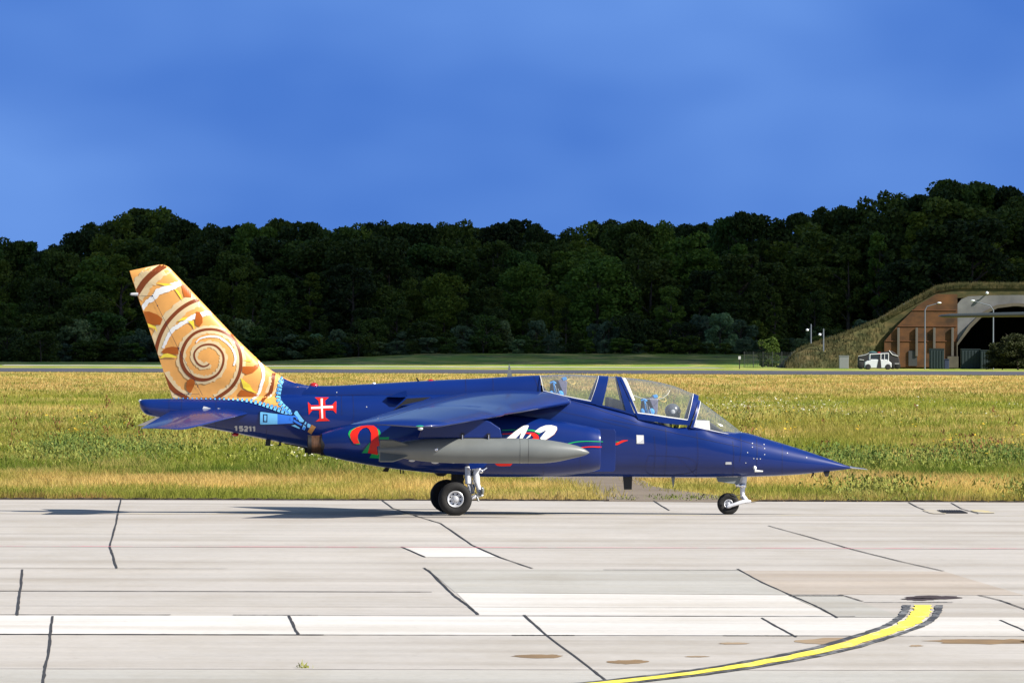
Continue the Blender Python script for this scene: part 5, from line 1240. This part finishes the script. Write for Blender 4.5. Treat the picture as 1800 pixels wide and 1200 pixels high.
# --- cloud out of view, added to keep the far side of the airfield in shade ------------
bm = bmesh.new(); bmesh.ops.create_icosphere(bm, subdivisions=5, radius=1)
from mathutils import noise as mn
for v in bm.verts:
    k = 1 + .22 * mn.noise(v.co * 2.1) + .10 * mn.noise(v.co * 5.3)
    v.co = Vector((v.co.x * 620 * k, v.co.y * 420 * k, v.co.z * 75 * k * (1 if v.co.z > 0 else .4)))
me = bpy.data.meshes.new('shade_cloud'); bm.to_mesh(me); bm.free()
M['shade_cloud'] = mat('cloud_white', (.8, .8, .82), 1.0, noise=.05, nscale=.01); me.materials.append(M['shade_cloud'])
HC = 620.0; cl = bpy.data.objects.new('shade_cloud', me); C.objects.link(cl)
cl.location = (SUN.x / SUN.z * HC + 60, 1440 + SUN.y / SUN.z * HC, HC); tag(cl, kind='structure')

# --- hardened shelter ---------------------------------------------------
D0 = 1085.0
def hp(px, py, dy=0.0):
    v = dpix(px, py, D0); return Vector((v.x, v.y + dy, v.z))
sh = thing('aircraft_shelter', 'earth covered aircraft shelter with rust orange front wall and grey concrete arch', 'shelter', (0, 0, 0))
M['brick'] = mat('rusty_orange_wall', (.080, .038, .013), .9, noise=.45, nscale=.45, stretch=(1, 1, 1.6), col2=(.145, .058, .016))
M['gconc'] = mat('grey_concrete', (.15, .148, .145), .9, noise=.25, nscale=.5)
M['bconc'] = mat('beige_concrete', (.095, .08, .058), .9, noise=.25, nscale=.7)
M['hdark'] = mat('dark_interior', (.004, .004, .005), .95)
M['pipe'] = mat('grey_pipe', (.10, .09, .075), .8)
M['dgreen'] = mat('dark_green_steel', (.010, .022, .024), .7, noise=.1)
gz = 0.0
wallp = [(1554.5, 645), (1554.5, 600), (1578, 572), (1613, 537), (1646, 517), (1683, 517), (1683, 645)]
def gclamp(v): v = v.copy(); v.z = max(v.z, -.3); return v
cxp = 1786.0                                        # centre of the arch
for sgn in (1, -1):
    mb = MB(); P = [hp(cxp + sgn * (x - cxp), y) for x, y in wallp]
    mb.prism([gclamp(v) for v in P], (0, 1.2, 0)); w_ = mb.build('brick_wall', M['brick'], sh)
    mb = MB()
    for px, y0, y1 in ((1579, 576, 626), (1611, 576, 626), (1642, 576, 612), (1674, 576, 626)):
        a, b = hp(cxp + sgn * (px - cxp), y0, -.22), hp(cxp + sgn * (px - cxp), y1, -.22); mb.box(((a.x + b.x) / 2, a.y, (a.z + b.z) / 2), (.34, .3, abs(a.z - b.z)))
    mb.build('vertical_beam', M['pipe'], w_, bevel=.03)
    mb = MB()
    for py in (545, 573, 599): a, b = hp(cxp + sgn * (1556 + max(0, (600 - py) * .85) - cxp), py, -.05), hp(cxp + sgn * (1682 - cxp), py, -.05); mb.box(((a.x + b.x) / 2, a.y, a.z), (abs(b.x - a.x), .1, .09))
    mb.build('wall_course', mat('wall_course_rust', (.14, .055, .022), .9), w_)
arc_in = [(1683, 645), (1683, 607), (1706.6, 576), (1730, 553), (1753, 541.5), (1781, 538)]
arc_md = [(1676, 645), (1676, 600), (1700, 568), (1724, 546), (1750, 533), (1781, 529.5)]
arc_ou = [(1683.2, 645), (1683.2, 534), (1690, 526), (1703, 520.5), (1745, 519), (1781, 518.5)]
def symm(A): return A + [(2 * cxp - x, y) for x, y in A[::-1]]
def ringface(A, B, off, dep, name, m_):
    mb = MB(); a = [gclamp(hp(x, y, off)) for x, y in symm(A)]; b = [gclamp(hp(x, y, off)) for x, y in symm(B)]
    for i in range(len(a) - 1): mb.prism([a[i], a[i + 1], b[i + 1], b[i]], (0, dep, 0))
    return mb.build(name, m_, sh)
ringface(arc_in, [(max(x, 1683.2), y) for x, y in arc_ou], .1, 1.0, 'arch_wall', M['gconc'])
arc_rib = [(1690, 645), (1690, 609), (1712, 580), (1735, 559), (1757, 548), (1781, 545)]
arc_rib_o = [(1681.5, 645), (1681.5, 603), (1703, 571), (1726, 549), (1751, 536), (1781, 532.5)]
ringface(arc_in, arc_rib_o, -.5, .55, 'arch_rib', M['bconc'])
# dark vault interior
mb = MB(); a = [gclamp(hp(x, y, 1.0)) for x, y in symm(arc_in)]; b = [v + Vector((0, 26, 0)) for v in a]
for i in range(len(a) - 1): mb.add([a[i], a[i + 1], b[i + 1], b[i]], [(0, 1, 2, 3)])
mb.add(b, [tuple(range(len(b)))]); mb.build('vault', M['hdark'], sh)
mb = MB(); a, b = hp(1665, 628, -.3), hp(1684, 642, -.3); mb.box(((a.x + b.x) / 2, a.y - .4, (a.z + b.z) / 2 - .1), (b.x - a.x, .8, a.z - b.z + .5)); mb.build('footing', M['bconc'], sh)
mb = MB(); a, b = hp(1597, 617, -.3), hp(1612, 640, -.3); mb.box(((a.x + b.x) / 2, a.y + .2, (a.z + b.z) / 2 - .1), (b.x - a.x, .15, a.z - b.z + .3)); mb.build('door', mat('grey_blue_door', (.035, .038, .04), .7), sh)
# grass mound over and beside the shelter
def bmo(nt, p):
    pos = geo_pos(nt); n_ = noise(nt, mapped(nt, pos, (.5, .5, 1.1)), 1, 6, .7)
    nt.links.new(ramp(nt, n_, [(.3, (.028, .038, .010)), (.5, (.065, .06, .018)), (.7, (.135, .10, .038))]), p.inputs['Base Color']); p.inputs['Roughness'].default_value = 1
M['mound'] = node_ground('mound_grass', bmo)
prof = [(1380, 645), (1403, 619), (1440, 606), (1473, 596), (1543, 568), (1585, 544), (1625, 522), (1648, 509), (1680, 504), (1725, 503.5), (1786, 504)]
prof = prof + [(2 * cxp - x, y) for x, y in prof[::-1][1:]]
pz = [hp(x, y) for x, y in prof]; px_ = np.array([v.x for v in pz]); pzz = np.array([v.z for v in pz])
gx = np.linspace(px_[0], px_[-1], 150); gzp = np.interp(gx, px_, pzz)
dys = [1.25, 1.26, 2.5, 5, 10, 18, 26, 32, 40, 50]; VV = []
M_in = hp(1554.5, 600).x
for j, dy in enumerate(dys):
    fall = 1.0 if dy < 26 else max(0, 1 - (dy - 26) / 24) ** .8
    for i, xg in enumerate(gx):
        h = gzp[i] * fall + .35 * mn.noise(Vector((xg * .35, dy * .3, 0)))
        # the slope left of the wall runs forward as well
        VV.append((xg, hp(1600, 600).y + dy - (0 if j == 0 else 0), max(h, -.3) if j else -.3))
nxg = len(gx); mb = MB(); mb.add(VV, [(j * nxg + i, j * nxg + i + 1, (j + 1) * nxg + i + 1, (j + 1) * nxg + i) for j in range(1, len(dys) - 1) for i in range(nxg - 1)])
# front faces of the mound beside the walls, sloping toward the viewer
wl_ = [(hp(x, y).x, hp(x, y).z) for x, y in wallp[1:6]]
def WZ(x):
    xm = x if x < hp(cxp, 600).x else 2 * hp(cxp, 600).x - x
    return float(np.interp(xm, [a for a, _ in wl_], [b for _, b in wl_]))
fr_ = []; base_y = hp(1600, 600).y + 1.26
wx0, wx1 = hp(1556, 600).x, hp(2 * cxp - 1556, 600).x
for i, xg in enumerate(gx):
    out_ = max(0, wx0 - xg, xg - wx1); ft = 0.3 + min(6.0, out_ * .55) if out_ > 0 else 0.0
    fr_.append((xg, base_y - ft, -.3 if out_ > 0 else min(hp(1700, 521).z, WZ(xg) - .5)))
b0 = len(mb.v); mb.add([VV[nxg + i] for i in range(nxg)] + fr_, [])
for i in range(nxg - 1):
    mb.f.append((b0 + i, b0 + i + 1, b0 + nxg + i + 1, b0 + nxg + i)); mb.m.append(0)
mound = mb.build('earth_mound', M['mound'], None, smooth=60, fix=False); tag(mound, kind='structure')
# overhanging grass fringe and tufts on the mound
mbv = []; 
for _ in range(9000):
    i = rng.integers(0, nxg - 1); xg = gx[i] + rng.uniform(0, .8); hz = np.interp(xg, gx, gzp)
    if rng.random() < .55: yb, zb_ = base_y + rng.uniform(0, 2.5), hz
    else:
        out_ = max(0, wx0 - xg, xg - wx1)
        if out_ <= 0: yb, zb_ = base_y - .2, hz - .1
        else: k = rng.random(); ft = .3 + min(6.0, out_ * .55); yb, zb_ = base_y - ft * k, hz * (1 - k)
    s_ = rng.uniform(.3, .85); a = rng.normal(0, 1, 2)
    mbv.append([(xg - .09, yb, zb_ - .15), (xg + .09, yb, zb_ - .15), (xg + a[0] * .15, yb + a[1] * .15, zb_ + s_)])
mbv = np.array(mbv); tag(np_mesh('mound_grass', mbv.reshape(-1, 3), np.arange(len(mbv) * 3).reshape(-1, 3), M['mound']), kind='stuff')

# containers
def boxthing(name, x0, y0, x1, y1, m_, label, cat, dep=2.4, dist=1070, ribs=0, legs=False):
    a, b = dpix(x0, y0, dist), dpix(x1, y1, dist); z0 = max(b.z, 0.0)
    t = thing(name, label, cat, ((a.x + b.x) / 2, a.y, 0)); w_, h_ = b.x - a.x, a.z
    mb = MB(); mb.box((0, 0, h_ / 2), (w_, dep, h_)); mb.build('body', m_, t, bevel=.04)
    if ribs:
        mb = MB()
        for k in range(ribs): mb.box((-w_ / 2 + w_ * (k + .5) / ribs, -dep / 2 - .03, h_ / 2), (w_ / ribs * .45, .06, h_ * .9))
        mb.build('panel_rib', m_, t)
    mb = MB(); mb.box((0, 0, h_ + .05), (w_ + .1, dep + .1, .1)); mb.build('roof', m_, t)
    return t
boxthing('container', 1634, 613.5, 1659, 641, M['dgreen'], 'dark green container standing against the orange wall', 'container', ribs=5)
boxthing('container', 1689, 614, 1722, 641, M['dgreen'], 'wide dark green container in the mouth of the shelter', 'container', ribs=6, dist=1078)
boxthing('container', 1723, 616, 1741, 641, M['dgreen'], 'narrow dark green container between the wide one and the bush', 'container', ribs=4, dist=1076)
boxthing('crate', 1660, 632, 1668, 641, mat('blue_crate_paint', (.02, .03, .07), .7), 'small dark blue crate right of the green container', 'crate', 1.0)
boxthing('cabinet', 1475, 625.8, 1491.5, 639, mat('white_cabinet_paint', (.22, .22, .22), .6), 'pale grey equipment cabinet left of the white vehicle', 'cabinet', 1.0, 1075)
mb = MB(); a = dpix(1300, 626, 1040); mb.box((0, 0, a.z / 2), (.12, .12, a.z)); t = thing('marker_post', 'small white topped marker post on the far grass', 'post', (a.x, a.y, 0)); mb.build('post', M['black'], t)
mb = MB(); mb.box((0, 0, a.z - .2), (.32, .2, .42)); mb.build('cap', mat('white_cap', (.5, .5, .5), .6), t)

# lamp posts
M['lamp_pole'] = mat('galvanised_pole', (.13, .15, .18), .6); M['lamp_head'] = mat('lamp_head_white', (.75, .78, .82), .4)
def lamp(px, top, base, dist, arm, label, group=None):
    a = dpix(px, top, dist); b = dpix(px + arm, top - abs(arm) * .35 if abs(arm) > 10 else top + 3, dist)
    t = thing('lamp_post', label, 'lamp post', (a.x, a.y, 0), 0, group); dx = b.x - a.x; dz = b.z
    mb = MB()
    if abs(arm) > 10: mb.tube([(0, 0, -.3), (0, 0, a.z - .3), (dx * .15, 0, a.z + (dz - a.z) * .3), (dx, 0, dz)], [.11, .085, .07, .05], 8)
    else: mb.tube([(0, 0, -.3), (0, 0, a.z + .6)], [.12, .09], 8); mb.tube([(0, 0, a.z), (dx, 0, dz)], .05, 6)
    mb.build('pole', M['lamp_pole'], t, smooth=True)
    mb = MB(); mb.sphere((dx, 0, dz), .24, 12, (1.3 if abs(arm) > 10 else .9, .9, .5 if abs(arm) > 10 else .8)); mb.build('lamp_head', M['lamp_head'], t, smooth=True)
lamp(1425.5, 577, 610, 1100, -6.5, 'left of the two short floodlight posts on the mound slope'); lamp(1447.5, 585, 640, 1085, -6.5, 'right of the two short floodlight posts, standing by the mound foot')
lamp(1626, 541, 640, 1060, 25, 'tall lamp post curving right in front of the orange wall'); lamp(1746, 541, 640, 1060, -36, 'tall lamp post leaning left in front of the dark arch')
mb = MB(); a = hp(1734.5, 515, -.6); t = thing('roof_light', 'single white light on the rim above the shelter arch', 'lamp', tuple(a)); mb.sphere((0, 0, 0), .22, 12); mb.build('lens', M['lamp_head'], t, smooth=True); mb = MB(); mb.box((0, .3, -.1), (.15, .7, .12)); mb.build('bracket', M['pipe'], t)
# wire fence
ft = thing('wire_fence', 'dark wire mesh fence between the far meadow and the grass mound', 'fence', tuple(dpix(1375, 640, 1095)))
ft.location.z = 0; mb = MB(); x0, x1 = dpix(1308, 640, 1095).x - ft.location.x, dpix(1440, 640, 1095).x - ft.location.x
for k in range(9): xx = x0 + (x1 - x0) * k / 8; mb.tube([(xx, 0, -.2), (xx, 0, 2.3)], .05, 6)
mb.build('fence_post', mat('dark_post', (.03, .035, .03), .7), ft)
mb = MB()
for k in range(46): xx = x0 + (x1 - x0) * k / 45; mb.box((xx, 0, 1.1), (.035, .02, 2.1))
for k in range(9): mb.box(((x0 + x1) / 2, 0, .1 + k * .26), (x1 - x0, .02, .03))
mb.build('mesh_panel', mat('dark_wire', (.02, .026, .022), .7), ft)
# bush at the right edge
for xq, tq, wq, lb in ((1790, 586, 1.7, 'big olive green bush at the right edge in front of the shelter'), (1762, 606, 1.5, 'lower rounded olive bush beside the big one at the right edge')):
    plant(shr[4], 'bush', xq, 1050, tq, wq, lb, 'bush', hmin=2)
# white utility vehicle and dark truck behind it
TV = 1040.0
def tv(px, py): return dpix(px, py, TV)
a = tv(1543.5, 640); veh = thing('utility_vehicle', 'white off road utility vehicle with a flat roof parked before the mound', 'vehicle', (a.x, a.y, 0)); sc_ = TV / F
M['vwhite'] = mat('vehicle_white', (.66, .67, .69), .45, coat=.3); M['vglass'] = mat('vehicle_glass', (.02, .025, .03), .1, coat=1); M['vdark'] = mat('vehicle_dark', (.02, .018, .02), .7)
def U(px, py): return Vector(((px - 1543.5) * sc_, 0, (647.5 - py) * sc_))
mb = MB()
body = [U(1520, 645), U(1520, 635), U(1524, 632.5), U(1529, 632), U(1530, 630), U(1562, 630), U(1562, 633), U(1566.5, 636), U(1566.5, 644), U(1563, 645)]
mb.prism([v + Vector((0, -.85, 0)) for v in body], (0, 1.7, 0)); mb.build('body', M['vwhite'], veh, bevel=.06)
mb = MB(); mb.prism([U(1527, 622) + Vector((0, -.85, 0)), U(1562, 620) + Vector((0, -.85, 0)), U(1562, 618.5) + Vector((0, -.85, 0)), U(1528, 620.5) + Vector((0, -.85, 0))], (0, 1.7, 0)); mb.build('roof', M['vwhite'], veh, bevel=.03)
mb = MB(); mb.prism([U(1529.5, 630.5) + Vector((0, -.78, 0)), U(1561, 630.5) + Vector((0, -.78, 0)), U(1561, 621) + Vector((0, -.78, 0)), U(1529.5, 622) + Vector((0, -.78, 0))], (0, 1.56, 0)); mb.build('window', M['vglass'], veh)
mb = MB()
for px in (1528.3, 1547.5, 1554, 1561):
    for y in (-.84, .84): mb.tube([U(px, 631) + Vector((0, y, 0)), U(px + .3, 620.5) + Vector((0, y, 0))], .06 if px != 1554 else .045, 6)
mb.build('pillar', M['vwhite'], veh)
for px in (1525.5, 1560.5):
    for y in (-.80, .80):
        c_ = U(px, 643) + Vector((0, y, 0)); mb = MB(); mb.lathe(c_, (0, 1, 0), [(-.11, 0), (-.11, .2), (-.11, .33), (-.08, .38), (.08, .38), (.11, .33), (.11, 0)], 20); mb.build('wheel', M['vdark'], veh, smooth=True)
mb = MB(); mb.prism([U(1540.5, 646) + Vector((0, -.88, 0)), U(1549, 646) + Vector((0, -.88, 0)), U(1547, 624) + Vector((0, -.88, 0)), U(1545, 624) + Vector((0, -.88, 0))], (0, .05, 0)); mb.build('open_doorway', M['vdark'], veh)
mb = MB(); mb.box(U(1545, 617.8), (.35, .4, .16)); mb.build('beacon', M['redlamp'], veh, bevel=.03)
TT = 1058.0; a = dpix(1543, 640, TT); trk = thing('fuel_truck', 'dark military truck with cluttered load behind the white vehicle', 'truck', (a.x, a.y, 0)); s2 = TT / F
def U2(px, py): return Vector(((px - 1543) * s2, 0, (646.5 - py) * s2))
mb = MB(); mb.prism([U2(x, y) + Vector((0, -1.1, 0)) for x, y in ((1508, 641), (1508, 626), (1514, 622), (1530, 618), (1552, 617), (1566, 614), (1574, 619), (1580, 627), (1582, 641))], (0, 2.2, 0)); mb.build('body', M['vdark'], trk, bevel=.12)
mb = MB()
for px in (1513, 1522, 1569, 1577):
    for y in (-1.0, 1.0): mb = MB(); mb.lathe(U2(px, 641) + Vector((0, y, 0)), (0, 1, 0), [(-.14, 0), (-.14, .36), (-.1, .43), (.1, .43), (.14, .36), (.14, 0)], 20); mb.build('wheel', M['tyre'], trk, smooth=True)
mb = MB(); mb.tube([U2(1508, 624) + Vector((0, -1.1, 0)), U2(1520, 622) + Vector((0, -1.1, 0)), U2(1527, 618.5) + Vector((0, -1.1, 0))], .05, 6); mb.tube([U2(1562, 614) + Vector((0, -1.1, 0)), U2(1568, 621) + Vector((0, -1.12, 0)), U2(1578, 624) + Vector((0, -1.12, 0))], .06, 6); mb.tube([U2(1510, 630) + Vector((0, -1.13, 0)), U2(1518, 631) + Vector((0, -1.13, 0))], .05, 6); mb.tube([U2(1572, 637) + Vector((0, -1.13, 0)), U2(1580, 637) + Vector((0, -1.13, 0))], .05, 6)
mb.build('guard_rail', M['lgrey'], trk)
mb = MB(); mb.sphere(U2(1534, 618), .45, 14, (1.3, 1, .5)); mb.build('load_bundle', mat('teal_tarp', (.03, .09, .10), .8), trk, smooth=True)

# --- transport aircraft whose wing tip enters on the right ------------------
DW = 330.0; tp = dpix(1650, 556, DW); k = DW / F
tra = thing('transport_aircraft', 'grey green transport aircraft whose long thin wing reaches in from the right edge', 'aircraft', (tp.x + 17, tp.y, 0))
M['tgrey'] = mat('grey_green_paint', (.026, .030, .024), .5, noise=.1)
zt_ = tp.z
S = []
for f, ch, th in ((0, .7, .04), (.006, 1.1, .10), (.03, 1.5, .11), (.5, 2.4, .11), (1.0, 3.4, .13)):
    x = -17 + 17 * f; z = zt_ + .35 * f; S.append((Vector((x, -ch * .5, z)), Vector((x, ch * .5, z)), th))
S2 = [(Vector((-a.x, a.y, a.z)), Vector((-b.x, b.y, b.z)), t) for a, b, t in S[::-1]]
wingsurf('wing', S + S2[1:], M['tgrey'], tra)
mb = MB(); zf = zt_ - 1.0; mb.lathe((0, -11, zf), (0, 1, 0), [(0, .05), (.6, .7), (2, 1.25), (4, 1.5), (12, 1.5), (16, 1.3), (20, .6), (22, .1)], 32); mb.build('fuselage', M['tgrey'], tra, smooth=True)
for s_ in (-1, 1):
    mb = MB(); mb.lathe((s_ * 5, -4, zt_ - .15), (0, 1, 0), [(0, .1), (.4, .45), (3, .55), (6, .2)], 20); mb.build('engine', M['tgrey'], tra, smooth=True)
    mb = MB(); mb.tube([(s_ * 1.4, 0, zf - .8), (s_ * 1.6, 0, .45)], .12, 10); mb.lathe((s_ * 1.6 - .15, 0, .45), (1, 0, 0), [(0, 0), (0, .4), (.05, .45), (.25, .45), (.3, .4), (.3, 0)], 24); mb.build('landing_gear', M['tyre'], tra, smooth=True)
mb = MB(); mb.tube([(0, -8.5, zf - 1), (0, -8.5, .35)], .09, 10); mb.lathe((-.12, -8.5, .35), (1, 0, 0), [(0, 0), (0, .3), (.04, .35), (.2, .35), (.24, .3), (.24, 0)], 24); mb.build('nose_gear', M['tyre'], tra, smooth=True)
mb = MB(); mb.prism([(-.12, 6, zf + 1.1), (-.12, 10.5, zf + .6), (-.12, 11.5, zf + 4.6), (-.12, 9.2, zf + 4.6)], (.24, 0, 0)); mb.build('tail_fin', M['tgrey'], tra)

# pieces that stand apart become parts of their own
def split_loose(o):
    me = o.data; n = len(me.vertices); par = list(range(n))
    def fd(a):
        while par[a] != a: par[a] = par[par[a]]; a = par[a]
        return a
    for e in me.edges:
        a, b = fd(e.vertices[0]), fd(e.vertices[1])
        if a != b: par[a] = b
    isl = {}
    for f in me.polygons: isl.setdefault(fd(f.vertices[0]), []).append(f)
    if len(isl) < 2: return
    first = True
    for fs in isl.values():
        idx = {}; V = []; Fc = []; mi = []
        for f in fs:
            for v in f.vertices:
                if v not in idx: idx[v] = len(V); V.append(tuple(me.vertices[v].co))
            Fc.append([idx[v] for v in f.vertices]); mi.append(f.material_index)
        m2 = bpy.data.meshes.new(me.name); m2.from_pydata(V, [], Fc)
        for m_ in me.materials: m2.materials.append(m_)
        m2.polygons.foreach_set('material_index', mi); m2.polygons.foreach_set('use_smooth', [fs[0].use_smooth] * len(Fc))
        if first: new = [(o, m2)]; first = False
        else:
            c = o.copy(); C.objects.link(c); new.append((c, m2))
    for c, m2 in new: c.data = m2
    for c, m2 in new:
        pass
for o in list(bpy.data.objects):
    if o.type == 'MESH' and o.name.split('.')[0] in ('vertical_beam', 'fence_post', 'pillar', 'drain_mast', 'sway_brace', 'hinge_line', 'tank_lug', 'tank_seam', 'tail_antenna', 'hose', 'guard_rail', 'rim_hole', 'seat_rail', 'canopy_white_arc', 'wall_course', 'panel_rib', 'stencils', 'nose_vane'):
        split_loose(o)
